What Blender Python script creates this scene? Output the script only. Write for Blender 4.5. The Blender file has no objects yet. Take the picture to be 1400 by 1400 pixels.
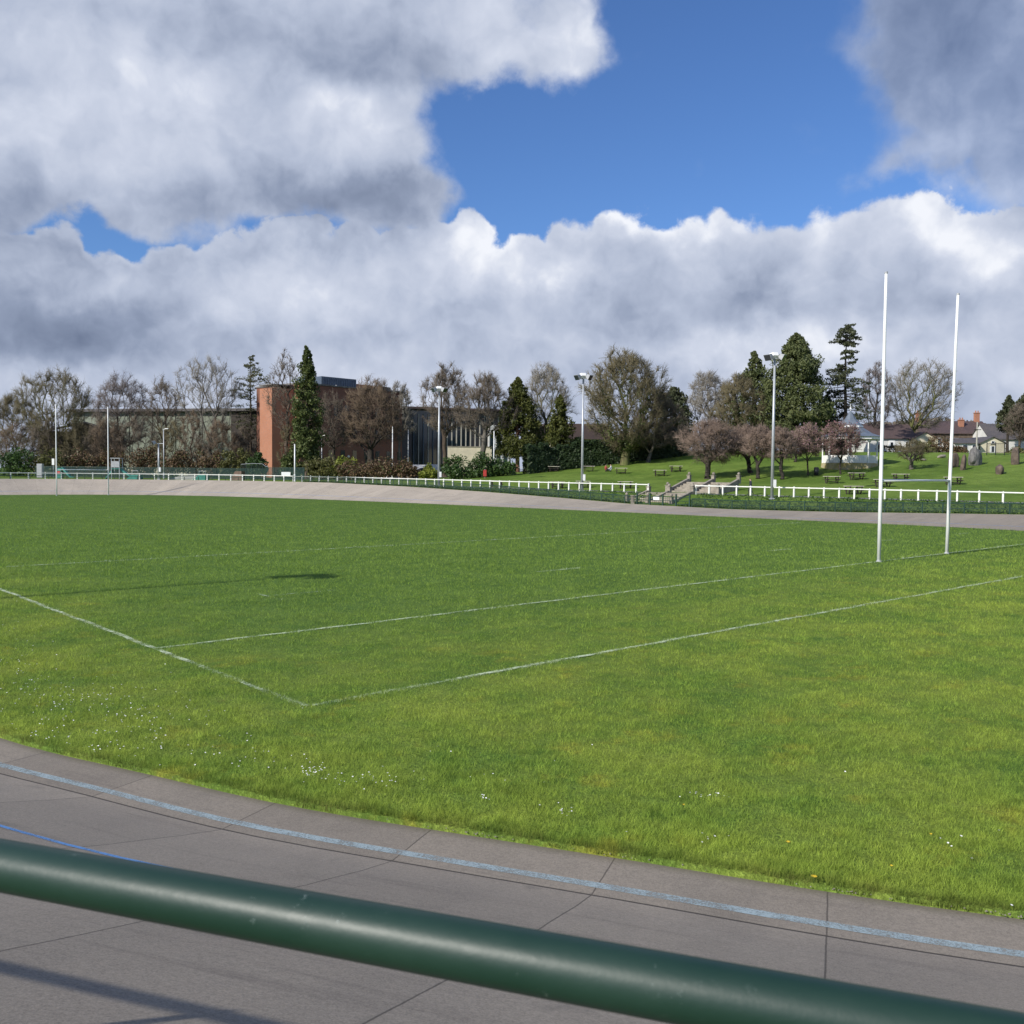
import bpy, bmesh, math, random
import numpy as np
from mathutils import Vector, Matrix, Euler

random.seed(7)
SC = bpy.context.scene
COL = SC.collection

# ------------------------------------------------------------------ camera model (measured from the photograph)
F_PX, PITCH, ROLL, CAM_H = 1273.9, 0.043, 0.0088, 3.1965
PHI = 0.7329                                   # direction of the goal line
UV_U = np.array([math.cos(PHI), math.sin(PHI)])
UV_V = np.array([-math.sin(PHI), math.cos(PHI)])
POST_A = np.array([13.535, 34.238])
SEP = 5.80
MID = POST_A + UV_U * SEP / 2
PITCH_L = 99.05

def W2(u, v):
    p = MID + UV_U * u + UV_V * v
    return float(p[0]), float(p[1])

def to_uv(x, y):
    dx, dy = x - MID[0], y - MID[1]
    return dx * UV_U[0] + dy * UV_U[1], dx * UV_V[0] + dy * UV_V[1]

def ray(px, py):
    X = (px - 700) / F_PX; Y = (700 - py) / F_PX
    a = X * math.cos(ROLL) - Y * math.sin(ROLL); b = X * math.sin(ROLL) + Y * math.cos(ROLL)
    return np.array([a, math.cos(PITCH) + b * math.sin(PITCH), -math.sin(PITCH) + b * math.cos(PITCH)])

def project(P):
    x, y, z = P[0], P[1], P[2] - CAM_H
    d = y * math.cos(PITCH) - z * math.sin(PITCH); u = y * math.sin(PITCH) + z * math.cos(PITCH)
    a = x / d * F_PX; b = u / d * F_PX
    return 700 + a * math.cos(ROLL) + b * math.sin(ROLL), 700 - (-a * math.sin(ROLL) + b * math.cos(ROLL))

def horizon(px):
    return 646.0 + (px - 700) * ROLL

# ------------------------------------------------------------------ the oval
CTRL = [(-33.02, -4.06), (-32.19, -6.53), (-31.49, -8.41), (-30.61, -10.15), (-29.95, -11.4), (-29.3, -12.67), (-28.55, -13.98),
        (-26.5, -17.2), (-22.5, -21.8), (-16.5, -26.3), (-8, -28.8), (2, -27.5), (11, -22.5), (18, -14), (22, -3), (23.4, 8),
        (22.6, 20), (21.6, 34), (20.2, 48), (19.0, 60), (17.2, 72), (14.6, 83), (10.4, 93.5), (3.5, 101.0), (-6, 104.2),
        (-15, 102), (-23, 95), (-29, 84), (-32.5, 70), (-34.2, 50), (-34.9, 30), (-34.6, 12), (-33.7, 0)]

def catmull_closed(pts, n_out):
    pts = np.array(pts, float); n = len(pts)
    out = []
    for i in range(n):
        p0, p1, p2, p3 = pts[i - 1], pts[i], pts[(i + 1) % n], pts[(i + 2) % n]
        for t in np.linspace(0, 1, 40, endpoint=False):
            out.append(.5 * ((2 * p1) + (-p0 + p2) * t + (2 * p0 - 5 * p1 + 4 * p2 - p3) * t * t + (-p0 + 3 * p1 - 3 * p2 + p3) * t ** 3))
    out = np.array(out)
    # a little smoothing, then equal arc length
    for _ in range(25):
        out = (np.roll(out, 1, 0) + 2 * out + np.roll(out, -1, 0)) / 4
    cl = np.vstack([out, out[:1]]); seg = np.hypot(*np.diff(cl, axis=0).T); s = np.concatenate([[0], np.cumsum(seg)])
    tt = np.linspace(0, s[-1], n_out, endpoint=False)
    return np.stack([np.interp(tt, s, cl[:, 0]), np.interp(tt, s, cl[:, 1])], 1), s[-1]

NO = 600
OV, OV_LEN = catmull_closed(CTRL, NO)
_t = np.roll(OV, -1, 0) - np.roll(OV, 1, 0); _t /= np.hypot(_t[:, 0], _t[:, 1])[:, None]
OVN = np.stack([_t[:, 1], -_t[:, 0]], 1)
if ((OV + OVN - OV.mean(0)) ** 2).sum() < ((OV - OVN - OV.mean(0)) ** 2).sum(): OVN = -OVN
for _ in range(10):
    OVN = (np.roll(OVN, 1, 0) + 2 * OVN + np.roll(OVN, -1, 0)) / 4
    OVN /= np.hypot(OVN[:, 0], OVN[:, 1])[:, None]
DS = OV_LEN / NO

def ov_at(s):                      # s in index units
    i = int(math.floor(s)) % NO; f = s - math.floor(s); j = (i + 1) % NO
    p = OV[i] * (1 - f) + OV[j] * f; n = OVN[i] * (1 - f) + OVN[j] * f
    return p, n / np.hypot(*n)

def sm(x):
    x = np.clip(x, 0, 1); return x * x * (3 - 2 * x)

def bank_h(u, v):
    far = np.interp(v, [-30, -5, 4, 10, 18, 28, 38, 46, 56, 67, 79, 90, 110], [1.75, 1.2, .76, .6, .4, .28, .42, .76, 1.12, 1.45, 1.72, 1.78, 1.78])
    near = np.interp(v, [-30, -3, 6, 25, 60, 85, 110], [1.75, 1.75, 1.4, .6, .6, 1.75, 1.78])
    w = sm((u + 12) / 14.0)
    return near * (1 - w) + far * w

def fence_off(v):
    return np.interp(v, [-30, 10, 30, 50, 70, 90, 110], [14, 14, 12.3, 10.8, 10, 9.2, 9])

APR = 0.75
TRK = 6.8

def H_off(off, u, v):
    """height of the place at offset off outside the oval, u v = foot point on the oval"""
    hb = bank_h(u, v)
    farw = sm((u + 22) / 18.0)
    hf = np.interp(v, [-30, 10, 55, 90, 110], [1.15, 1.2, 1.38, 1.66, 1.76]) * farw + hb * (1 - farw)
    fo = fence_off(v)
    w = np.interp(v, [-60, 58, 70, 82, 95], [1, 1, .8, .3, .05]) * farw
    tr = np.where(off < APR, 0.0, hb * np.clip((off - APR) / (TRK - APR), 0, 1) ** 1.08) - .045
    out = hb + (hf - hb) * sm((off - TRK - .5) / (fo - .4 - TRK - .5))
    d = off - fo - 2.4
    rise = np.interp(v, [-60, 20, 50, 62], [.093, .095, .102, .113]) * np.clip(d, 0, 46) + .02 * np.clip(d - 46, 0, 60) + .35 * np.sin(u * .11 + off * .09) * sm(d / 20)
    out = out + w * rise
    return np.where(off < TRK, tr, out)

def H(x, y):
    x = np.atleast_1d(np.asarray(x, float)); y = np.atleast_1d(np.asarray(y, float))
    u, v = to_uv(x, y)
    d2 = (u[:, None] - OV[None, :, 0]) ** 2 + (v[:, None] - OV[None, :, 1]) ** 2
    i = d2.argmin(1); foot = OV[i]; nn = OVN[i]
    off = (u - foot[:, 0]) * nn[:, 0] + (v - foot[:, 1]) * nn[:, 1]
    return np.where(off <= 0, 0.0, H_off(np.maximum(off, 1e-3), foot[:, 0], foot[:, 1])), off, i

def Hz(x, y):
    return float(H([x], [y])[0][0])

def spot(px, depth):
    """ground point in the direction px at distance depth along the view"""
    r = ray(px, horizon(px)); x = r[0] / r[1] * depth
    return Vector((x, depth, Hz(x, depth)))

def hit(px, py, d0=45.0, d1=260.0):
    """where the view ray meets the ground"""
    r = ray(px, py); ds = np.arange(d0, d1, .25)
    xs = r[0] / r[1] * ds; zs = CAM_H + r[2] / r[1] * ds
    g = H(xs, ds)[0]
    k = np.nonzero(g >= zs)[0]
    if len(k) == 0: return spot(px, 135.0)
    k = k[0]
    return Vector((xs[k], ds[k], g[k]))

def height_for(px, py, depth):
    r = ray(px, py); return CAM_H + r[2] / r[1] * depth

# ------------------------------------------------------------------ object helpers
def link(o, parent=None):
    COL.objects.link(o)
    if parent is not None: o.parent = parent
    return o

class MB:
    def __init__(s): s.v = []; s.f = []; s.mi = []; s.mats = []; s.smooth = False
    def slot(s, m):
        if m not in s.mats: s.mats.append(m)
        return s.mats.index(m)
    def add(s, vs, fs, m=None):
        b = len(s.v); s.v.extend([tuple(q) for q in vs]); k = s.slot(m) if m else 0
        for f in fs: s.f.append([i + b for i in f]); s.mi.append(k)
    def box(s, c, size, m=None, rz=0.0, M=None):
        hx, hy, hz = size[0] / 2, size[1] / 2, size[2] / 2
        vs = [Vector((x, y, z)) for z in (-hz, hz) for y in (-hy, hy) for x in (-hx, hx)]
        R = M if M is not None else Matrix.Rotation(rz, 3, 'Z')
        vs = [R @ q + Vector(c) for q in vs]
        s.add(vs, [(0, 2, 3, 1), (4, 5, 7, 6), (0, 1, 5, 4), (2, 6, 7, 3), (0, 4, 6, 2), (1, 3, 7, 5)], m)
    def tube(s, p0, p1, r0, r1=None, n=8, m=None, cap=True):
        r1 = r0 if r1 is None else r1
        p0 = Vector(p0); p1 = Vector(p1); d = (p1 - p0)
        if d.length < 1e-6: return
        d.normalize(); a = d.orthogonal().normalized(); b = d.cross(a)
        vs = []
        for p, r in ((p0, r0), (p1, r1)):
            for k in range(n):
                t = 2 * math.pi * k / n; vs.append(p + (a * math.cos(t) + b * math.sin(t)) * r)
        fs = [(k, (k + 1) % n, n + (k + 1) % n, n + k) for k in range(n)]
        if cap: fs += [tuple(range(n - 1, -1, -1)), tuple(range(n, 2 * n))]
        s.add(vs, fs, m)
    def sweep(s, pts, r, n=10, m=None):
        pts = [Vector(p) for p in pts]; L = len(pts); vs = []
        for i, p in enumerate(pts):
            d = (pts[min(i + 1, L - 1)] - pts[max(i - 1, 0)]).normalized()
            up = Vector((0, 0, 1)); a = d.cross(up)
            a = a.normalized() if a.length > 1e-4 else Vector((1, 0, 0)); b = a.cross(d)
            rr = r[i] if isinstance(r, (list, tuple)) else r
            for k in range(n):
                t = 2 * math.pi * k / n; vs.append(p + (a * math.cos(t) + b * math.sin(t)) * rr)
        fs = []
        for i in range(L - 1):
            for k in range(n): fs.append((i * n + k, i * n + (k + 1) % n, (i + 1) * n + (k + 1) % n, (i + 1) * n + k))
        fs += [tuple(range(n - 1, -1, -1)), tuple(range((L - 1) * n, L * n))]
        s.add(vs, fs, m)
    def ball(s, c, r, m=None, sz=1.0, nu=10, nv=6):
        vs = [Vector(c) + Vector((0, 0, -r * sz))]
        for j in range(1, nv):
            t = -math.pi / 2 + math.pi * j / nv
            for k in range(nu):
                a = 2 * math.pi * k / nu; vs.append(Vector(c) + Vector((math.cos(t) * math.cos(a) * r, math.cos(t) * math.sin(a) * r, math.sin(t) * r * sz)))
        vs.append(Vector(c) + Vector((0, 0, r * sz))); fs = []
        for k in range(nu): fs.append((0, 1 + (k + 1) % nu, 1 + k))
        for j in range(nv - 2):
            for k in range(nu): a = 1 + j * nu; fs.append((a + k, a + (k + 1) % nu, a + nu + (k + 1) % nu, a + nu + k))
        a = 1 + (nv - 2) * nu; L = len(vs) - 1
        for k in range(nu): fs.append((a + k, a + (k + 1) % nu, L))
        s.add(vs, fs, m)
    def prism(s, poly, y0, y1, m=None, M=None):
        """poly in x,z extruded along y"""
        n = len(poly); vs = [Vector((x, y0, z)) for x, z in poly] + [Vector((x, y1, z)) for x, z in poly]
        if M is not None: vs = [M @ q for q in vs]
        s.add(vs, [tuple(range(n)), tuple(range(2 * n - 1, n - 1, -1))] + [(k, k + n, (k + 1) % n + n, (k + 1) % n) for k in range(n)], m)
    def mesh(s, name):
        me = bpy.data.meshes.new(name); me.from_pydata(s.v, [], s.f)
        for m in s.mats: me.materials.append(m)
        if len(s.mats) > 1: me.polygons.foreach_set('material_index', s.mi)
        if s.smooth: me.polygons.foreach_set('use_smooth', [True] * len(s.f))
        me.update(); return me
    def build(s, name, m=None, parent=None, bevel=0.0, recalc=True):
        if not s.mats and m: s.mats = [m]
        me = s.mesh(name)
        if recalc or bevel:
            bm = bmesh.new(); bm.from_mesh(me)
            bmesh.ops.recalc_face_normals(bm, faces=bm.faces)
            if bevel: bmesh.ops.bevel(bm, geom=bm.edges[:], offset=bevel, segments=2, affect='EDGES', profile=.6)
            bm.to_mesh(me); bm.free()
        return link(bpy.data.objects.new(name, me), parent)

def np_mesh(name, verts, faces, mat=None, parent=None):
    """verts (n,3), faces (m,k) all the same size"""
    verts = np.asarray(verts, np.float32); faces = np.asarray(faces, np.int32)
    me = bpy.data.meshes.new(name); m, k = faces.shape
    me.vertices.add(len(verts)); me.vertices.foreach_set('co', verts.ravel())
    me.loops.add(m * k); me.loops.foreach_set('vertex_index', faces.ravel())
    me.polygons.add(m); me.polygons.foreach_set('loop_start', np.arange(0, m * k, k, dtype=np.int32))
    me.polygons.foreach_set('loop_total', np.full(m, k, np.int32))
    me.update(calc_edges=True)
    if mat: me.materials.append(mat)
    return link(bpy.data.objects.new(name, me), parent)

def tag(o, label=None, cat=None, group=None, kind=None):
    if label: o['label'] = label
    if cat: o['category'] = cat
    if group: o['group'] = group
    if kind: o['kind'] = kind
    return o

def thing(name, label, cat, loc=(0, 0, 0), rz=0.0, group=None):
    o = bpy.data.objects.new(name, None); o.empty_display_size = .2
    o.location = loc; o.rotation_euler = (0, 0, rz); link(o)
    return tag(o, label, cat, group)

def copy_tree(o, parent=None):
    c = o.copy(); COL.objects.link(c); c.parent = parent
    for ch in list(o.children): copy_tree(ch, c)
    return c

# ------------------------------------------------------------------ materials
def mat_new(name):
    m = bpy.data.materials.new(name); m.use_nodes = True
    nt = m.node_tree; nt.nodes.clear()
    out = nt.nodes.new('ShaderNodeOutputMaterial'); return m, nt, out

def N(nt, t, **kw):
    n = nt.nodes.new(t)
    for k, v in kw.items():
        if k == 'inp':
            for a, b in v.items():
                if hasattr(b, 'is_linked') or isinstance(b, bpy.types.NodeSocket): nt.links.new(b, n.inputs[a])
                else: n.inputs[a].default_value = b
        else: setattr(n, k, v)
    return n

def math_(nt, op, a, b=0.0, c=0.0, clamp=False):
    n = nt.nodes.new('ShaderNodeMath'); n.operation = op; n.use_clamp = clamp
    for i, q in enumerate((a, b, c)):
        if isinstance(q, bpy.types.NodeSocket): nt.links.new(q, n.inputs[i])
        else: n.inputs[i].default_value = q
    return n.outputs[0]

def vmath(nt, op, a, b=None, scale=None):
    n = nt.nodes.new('ShaderNodeVectorMath'); n.operation = op
    for i, q in enumerate((a, b)):
        if q is None: continue
        if isinstance(q, bpy.types.NodeSocket): nt.links.new(q, n.inputs[i])
        else: n.inputs[i].default_value = q
    if scale is not None:
        if isinstance(scale, bpy.types.NodeSocket): nt.links.new(scale, n.inputs['Scale'])
        else: n.inputs['Scale'].default_value = scale
    return n

def mix_(nt, fac, a, b, blend='MIX'):
    n = nt.nodes.new('ShaderNodeMix'); n.data_type = 'RGBA'; n.blend_type = blend
    for i, q in ((0, fac), (6, a), (7, b)):
        if isinstance(q, bpy.types.NodeSocket): nt.links.new(q, n.inputs[i])
        else: n.inputs[i].default_value = q if not isinstance(q, tuple) or len(q) == 4 else (*q, 1)
    return n.outputs[2]

def ramp(nt, x, a, b, lo=0.0, hi=1.0, smooth=True):
    n = nt.nodes.new('ShaderNodeMapRange'); n.interpolation_type = 'SMOOTHSTEP' if smooth else 'LINEAR'
    nt.links.new(x, n.inputs[0])
    for i, q in ((1, a), (2, b), (3, lo), (4, hi)): n.inputs[i].default_value = q
    return n.outputs[0]

def noise_(nt, vec, scale, detail=3.0, rough=.5, dim='3D'):
    n = nt.nodes.new('ShaderNodeTexNoise'); n.noise_dimensions = dim
    n.inputs['Scale'].default_value = scale; n.inputs['Detail'].default_value = detail; n.inputs['Roughness'].default_value = rough
    if vec is not None: nt.links.new(vec, n.inputs['Vector'])
    return n.outputs[0]

def surf(name, col, rough=.7, var=.25, scale=3.0, metal=0.0, bump=0.0, bscale=30.0, col2=None, spec=.5, coords='Object'):
    """a plain painted / stone / metal surface with mottling and bump"""
    m, nt, out = mat_new(name)
    tc = N(nt, 'ShaderNodeTexCoord').outputs[coords]
    n1 = noise_(nt, tc, scale, 6, .6)
    c2 = col2 if col2 else tuple(x * (1 - var) for x in col)
    f = ramp(nt, n1, .35, .68)
    c = mix_(nt, f, (*c2, 1), (*col, 1))
    b = N(nt, 'ShaderNodeBsdfPrincipled', inp={'Base Color': c, 'Roughness': rough, 'Metallic': metal, 'Specular IOR Level': spec})
    if bump:
        nb = noise_(nt, tc, bscale, 5, .65)
        bp = N(nt, 'ShaderNodeBump', inp={'Strength': bump, 'Distance': .02, 'Height': nb})
        nt.links.new(bp.outputs[0], b.inputs['Normal'])
    nt.links.new(b.outputs[0], out.inputs[0]); return m

def leaf_mat(name, c1, c2, trans=.35, rough=.55, big=.35, c3=None):
    """foliage: every leaf / blade its own tone, mottled over the crown"""
    m, nt, out = mat_new(name)
    g = N(nt, 'ShaderNodeNewGeometry'); rnd = g.outputs['Random Per Island']
    tc = N(nt, 'ShaderNodeTexCoord').outputs['Object']
    n1 = ramp(nt, noise_(nt, tc, big, 4, .6), .35, .65)
    f = math_(nt, 'ADD', math_(nt, 'MULTIPLY', rnd, .6), math_(nt, 'MULTIPLY', n1, .4))
    c = mix_(nt, f, (*c1, 1), (*c2, 1))
    if c3: c = mix_(nt, ramp(nt, rnd, .82, .9), c, (*c3, 1))
    d = N(nt, 'ShaderNodeBsdfPrincipled', inp={'Base Color': c, 'Roughness': rough, 'Specular IOR Level': .3})
    t = N(nt, 'ShaderNodeBsdfTranslucent', inp={'Color': c})
    s = N(nt, 'ShaderNodeMixShader', inp={0: trans, 1: d.outputs[0], 2: t.outputs[0]})
    nt.links.new(s.outputs[0], out.inputs[0]); return m

def grass_nodes(nt, pos, blade=None):
    """turf colour from the position on the ground: finer and greener on the pitch, yellower and patchy outside its lines"""
    ud = vmath(nt, 'DOT_PRODUCT', pos, (UV_U[0], UV_U[1], 0)).outputs['Value']
    vd = vmath(nt, 'DOT_PRODUCT', pos, (UV_V[0], UV_V[1], 0)).outputs['Value']
    u0 = float(MID @ UV_U); v0 = float(MID @ UV_V)
    wob = noise_(nt, pos, .35, 3, .6)
    wv = math_(nt, 'MULTIPLY', math_(nt, 'SUBTRACT', wob, .5), 5.0)
    outv = ramp(nt, math_(nt, 'ADD', vd, wv), v0 + 3.0, v0 - 7.5)       # behind the goal line
    outu = ramp(nt, math_(nt, 'ADD', ud, wv), u0 - 25.5, u0 - 31.5)
    rough_zone = math_(nt, 'MAXIMUM', outv, outu)
    n1 = ramp(nt, noise_(nt, pos, .55, 5, .62), .36, .66)
    n2 = ramp(nt, noise_(nt, pos, 2.3, 4, .6), .35, .68)
    pitch_c = mix_(nt, n1, (.124, .250, .044, 1), (.195, .332, .066, 1))
    pitch_c = mix_(nt, math_(nt, 'MULTIPLY', n2, .55), pitch_c, (.22, .342, .072, 1))
    # fine stripes left by the mower across the pitch
    out_c = mix_(nt, n1, (.162, .300, .048, 1), (.400, .485, .080, 1))
    out_c = mix_(nt, math_(nt, 'MULTIPLY', n2, .5), out_c, (.36, .462, .078, 1))
    yel = ramp(nt, noise_(nt, vmath(nt, 'ADD', pos, (31.7, 5.1, 0)).outputs[0], .9, 6, .68), .55, .68)
    out_c = mix_(nt, math_(nt, 'MULTIPLY', yel, .55), out_c, (.56, .48, .065, 1))
    brn = ramp(nt, noise_(nt, vmath(nt, 'ADD', pos, (3.7, 45.1, 0)).outputs[0], 1.3, 5, .65), .66, .74)
    out_c = mix_(nt, math_(nt, 'MULTIPLY', brn, .6), out_c, (.31, .24, .085, 1))
    c = mix_(nt, rough_zone, pitch_c, out_c)
    mow = N(nt, 'ShaderNodeCombineXYZ', inp={0: math_(nt, 'MULTIPLY', ud, .22), 1: math_(nt, 'MULTIPLY', vd, 1.5)})
    mw = ramp(nt, noise_(nt, mow.outputs[0], 1.0, 5, .65), .36, .64)
    c = mix_(nt, math_(nt, 'MULTIPLY', mw, .30), c, mix_(nt, .62, c, (.05, .10, .02, 1)))
    sml = ramp(nt, noise_(nt, pos, 1.9, 6, .8), .42, .60)
    c = mix_(nt, math_(nt, 'MULTIPLY', sml, .30), c, mix_(nt, .66, c, (.05, .11, .02, 1)))
    c = vmath(nt, 'SCALE', c, scale=1.42).outputs[0]
    return c

def make_turf():
    m, nt, out = mat_new('turf')
    pos = N(nt, 'ShaderNodeNewGeometry').outputs['Position']
    c = grass_nodes(nt, pos)
    c = vmath(nt, 'SCALE', c, scale=.80).outputs[0]
    fine = ramp(nt, noise_(nt, pos, 24, 4, .7), .36, .62)
    mid = ramp(nt, noise_(nt, pos, 6, 5, .7), .36, .64)
    c = mix_(nt, math_(nt, 'MULTIPLY', fine, .5), mix_(nt, .62, c, (.02, .035, .006, 1)), c)
    c = mix_(nt, math_(nt, 'MULTIPLY', mid, .35), c, mix_(nt, .5, c, (.15, .23, .05, 1)))
    b = N(nt, 'ShaderNodeBsdfPrincipled', inp={'Base Color': c, 'Roughness': .9, 'Specular IOR Level': .1})
    hgt = math_(nt, 'ADD', fine, mid)
    bp = N(nt, 'ShaderNodeBump', inp={'Strength': .6, 'Distance': .05, 'Height': hgt})
    nt.links.new(bp.outputs[0], b.inputs['Normal']); nt.links.new(b.outputs[0], out.inputs[0]); return m

def make_blades():
    m, nt, out = mat_new('grass_blades')
    g = N(nt, 'ShaderNodeNewGeometry'); pos = g.outputs['Position']; rnd = g.outputs['Random Per Island']
    c = grass_nodes(nt, pos)
    c = mix_(nt, math_(nt, 'ADD', math_(nt, 'MULTIPLY', rnd, .55), math_(nt, 'MULTIPLY', ramp(nt, noise_(nt, pos, 5.5, 6, .8), .40, .60), .5)), mix_(nt, .70, c, (.015, .035, .006, 1)), mix_(nt, .50, c, (.54, .68, .11, 1)))
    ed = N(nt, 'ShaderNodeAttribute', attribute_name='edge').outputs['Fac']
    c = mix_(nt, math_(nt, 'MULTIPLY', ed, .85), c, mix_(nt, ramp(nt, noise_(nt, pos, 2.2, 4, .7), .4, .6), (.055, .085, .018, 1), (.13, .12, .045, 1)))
    at = N(nt, 'ShaderNodeAttribute', attribute_name='paint').outputs['Fac']
    c = mix_(nt, at, c, (.74, .80, .60, 1))
    d = N(nt, 'ShaderNodeBsdfPrincipled', inp={'Base Color': c, 'Roughness': .65, 'Specular IOR Level': .06})
    t = N(nt, 'ShaderNodeBsdfTranslucent', inp={'Color': c})
    s = N(nt, 'ShaderNodeMixShader', inp={0: .32, 1: d.outputs[0], 2: t.outputs[0]})
    nt.links.new(s.outputs[0], out.inputs[0]); return m

def make_lawn():
    m, nt, out = mat_new('park_grass')
    pos = N(nt, 'ShaderNodeNewGeometry').outputs['Position']
    n1 = ramp(nt, noise_(nt, pos, .12, 5, .6), .35, .66)
    n2 = ramp(nt, noise_(nt, pos, 1.1, 6, .7), .38, .62)
    c = mix_(nt, n1, (.098, .165, .026, 1), (.165, .240, .044, 1))
    c = mix_(nt, n2, mix_(nt, .35, c, (.05, .08, .012, 1)), c)
    dry = ramp(nt, noise_(nt, pos, .4, 5, .6), .60, .74)
    c = mix_(nt, math_(nt, 'MULTIPLY', dry, .5), c, (.18, .19, .05, 1))
    b = N(nt, 'ShaderNodeBsdfPrincipled', inp={'Base Color': c, 'Roughness': .9, 'Specular IOR Level': .1})
    bp = N(nt, 'ShaderNodeBump', inp={'Strength': .8, 'Distance': .12, 'Height': noise_(nt, pos, 5, 5, .75)})
    nt.links.new(bp.outputs[0], b.inputs['Normal']); nt.links.new(b.outputs[0], out.inputs[0]); return m

S_JOINT = [0.0]
def make_concrete():
    m, nt, out = mat_new('track_concrete')
    uv = N(nt, 'ShaderNodeUVMap').outputs[0]
    sx = N(nt, 'ShaderNodeSeparateXYZ', inp={0: uv}); S = sx.outputs[0]; T = sx.outputs[1]
    pos = N(nt, 'ShaderNodeNewGeometry').outputs['Position']
    big = ramp(nt, noise_(nt, pos, .35, 6, .65), .34, .68)
    mid = ramp(nt, noise_(nt, pos, 2.2, 6, .7), .34, .66)
    grain = ramp(nt, noise_(nt, pos, 95, 3, .7), .3, .7)
    grit = ramp(nt, noise_(nt, pos, 36, 4, .75), .34, .66)
    # streaks that run down the slope
    st = N(nt, 'ShaderNodeCombineXYZ', inp={0: math_(nt, 'MULTIPLY', S, .8), 1: math_(nt, 'MULTIPLY', T, .22)})
    streak = ramp(nt, noise_(nt, st.outputs[0], 1.0, 6, .7), .38, .66)
    slab = N(nt, 'ShaderNodeTexWhiteNoise', noise_dimensions='2D')
    cell = N(nt, 'ShaderNodeCombineXYZ', inp={0: math_(nt, 'FLOOR', math_(nt, 'DIVIDE', S, 1.7)), 1: ramp(nt, T, APR, APR + .001)})
    nt.links.new(cell.outputs[0], slab.inputs['Vector'])
    c = mix_(nt, big, (.215, .192, .170, 1), (.300, .268, .238, 1))
    c = mix_(nt, math_(nt, 'MULTIPLY', mid, .5), c, (.34, .305, .270, 1))
    c = mix_(nt, math_(nt, 'MULTIPLY', streak, .6), c, (.37, .325, .280, 1))
    c = mix_(nt, math_(nt, 'MULTIPLY', slab.outputs['Value'], .5), c, (.185, .165, .150, 1))
    c = mix_(nt, math_(nt, 'MULTIPLY', math_(nt, 'SUBTRACT', 1.0, grit), .42), c, (.10, .09, .082, 1))
    c = mix_(nt, math_(nt, 'MULTIPLY', grain, .34), c, (.52, .475, .43, 1))
    # darker at the near end, paler towards the far curve; the flat strip darker again
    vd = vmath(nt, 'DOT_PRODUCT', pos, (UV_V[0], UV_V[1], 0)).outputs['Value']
    far_tone = ramp(nt, vd, float(MID @ UV_V) + 2.0, float(MID @ UV_V) + 70.0)
    dk = math_(nt, 'ADD', .86, math_(nt, 'MULTIPLY', far_tone, .34))
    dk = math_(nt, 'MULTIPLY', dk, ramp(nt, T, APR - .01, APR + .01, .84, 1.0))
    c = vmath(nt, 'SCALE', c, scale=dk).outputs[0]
    c = mix_(nt, 1.0, c, (1.08, 1.045, .955, 1), 'MULTIPLY')
    al = N(nt, 'ShaderNodeCombineXYZ', inp={0: math_(nt, 'MULTIPLY', S, .22), 1: math_(nt, 'MULTIPLY', T, 3.0)})
    rub = ramp(nt, noise_(nt, al.outputs[0], 1.3, 7, .72), .52, .72)
    c = mix_(nt, math_(nt, 'MULTIPLY', rub, .42), c, (.105, .088, .078, 1))
    stn = ramp(nt, noise_(nt, pos, 1.1, 8, .75), .56, .70)
    c = mix_(nt, math_(nt, 'MULTIPLY', stn, .38), c, (.09, .085, .075, 1))
    pale = ramp(nt, noise_(nt, vmath(nt, 'ADD', pos, (9.1, 2.2, 0)).outputs[0], 5.0, 8, .8), .62, .74)
    c = mix_(nt, math_(nt, 'MULTIPLY', pale, .35), c, (.42, .38, .33, 1))
    # joints between the slabs
    wob = math_(nt, 'MULTIPLY', math_(nt, 'SUBTRACT', noise_(nt, pos, 3, 4, .6), .5), .018)
    jf = math_(nt, 'ABSOLUTE', math_(nt, 'SUBTRACT', math_(nt, 'FRACT', math_(nt, 'DIVIDE', math_(nt, 'ADD', S, wob), 1.7)), .5))
    j1 = ramp(nt, jf, .4945, .4985)
    j2 = ramp(nt, math_(nt, 'ABSOLUTE', math_(nt, 'SUBTRACT', math_(nt, 'ADD', T, math_(nt, 'MULTIPLY', wob, .3)), APR)), .018, .007)
    j3 = ramp(nt, math_(nt, 'ABSOLUTE', math_(nt, 'SUBTRACT', T, APR + 3.35)), .013, .006)
    j = math_(nt, 'MAXIMUM', math_(nt, 'MULTIPLY', j1, .75), j2)
    c = mix_(nt, math_(nt, 'MULTIPLY', j, .85), c, (.028, .024, .022, 1))
    edge = ramp(nt, math_(nt, 'ADD', T, math_(nt, 'MULTIPLY', wob, 2.0)), .16, .0)
    c = mix_(nt, math_(nt, 'MULTIPLY', edge, .5), c, (.09, .085, .05, 1))
    b = N(nt, 'ShaderNodeBsdfPrincipled', inp={'Base Color': c, 'Roughness': .85, 'Specular IOR Level': .25})
    hgt = math_(nt, 'SUBTRACT', math_(nt, 'ADD', math_(nt, 'MULTIPLY', grain, .25), math_(nt, 'MULTIPLY', grit, .35)), math_(nt, 'MULTIPLY', j, 1.2))
    bp = N(nt, 'ShaderNodeBump', inp={'Strength': .18, 'Distance': .006, 'Height': hgt})
    nt.links.new(bp.outputs[0], b.inputs['Normal']); nt.links.new(b.outputs[0], out.inputs[0]); return m

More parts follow.
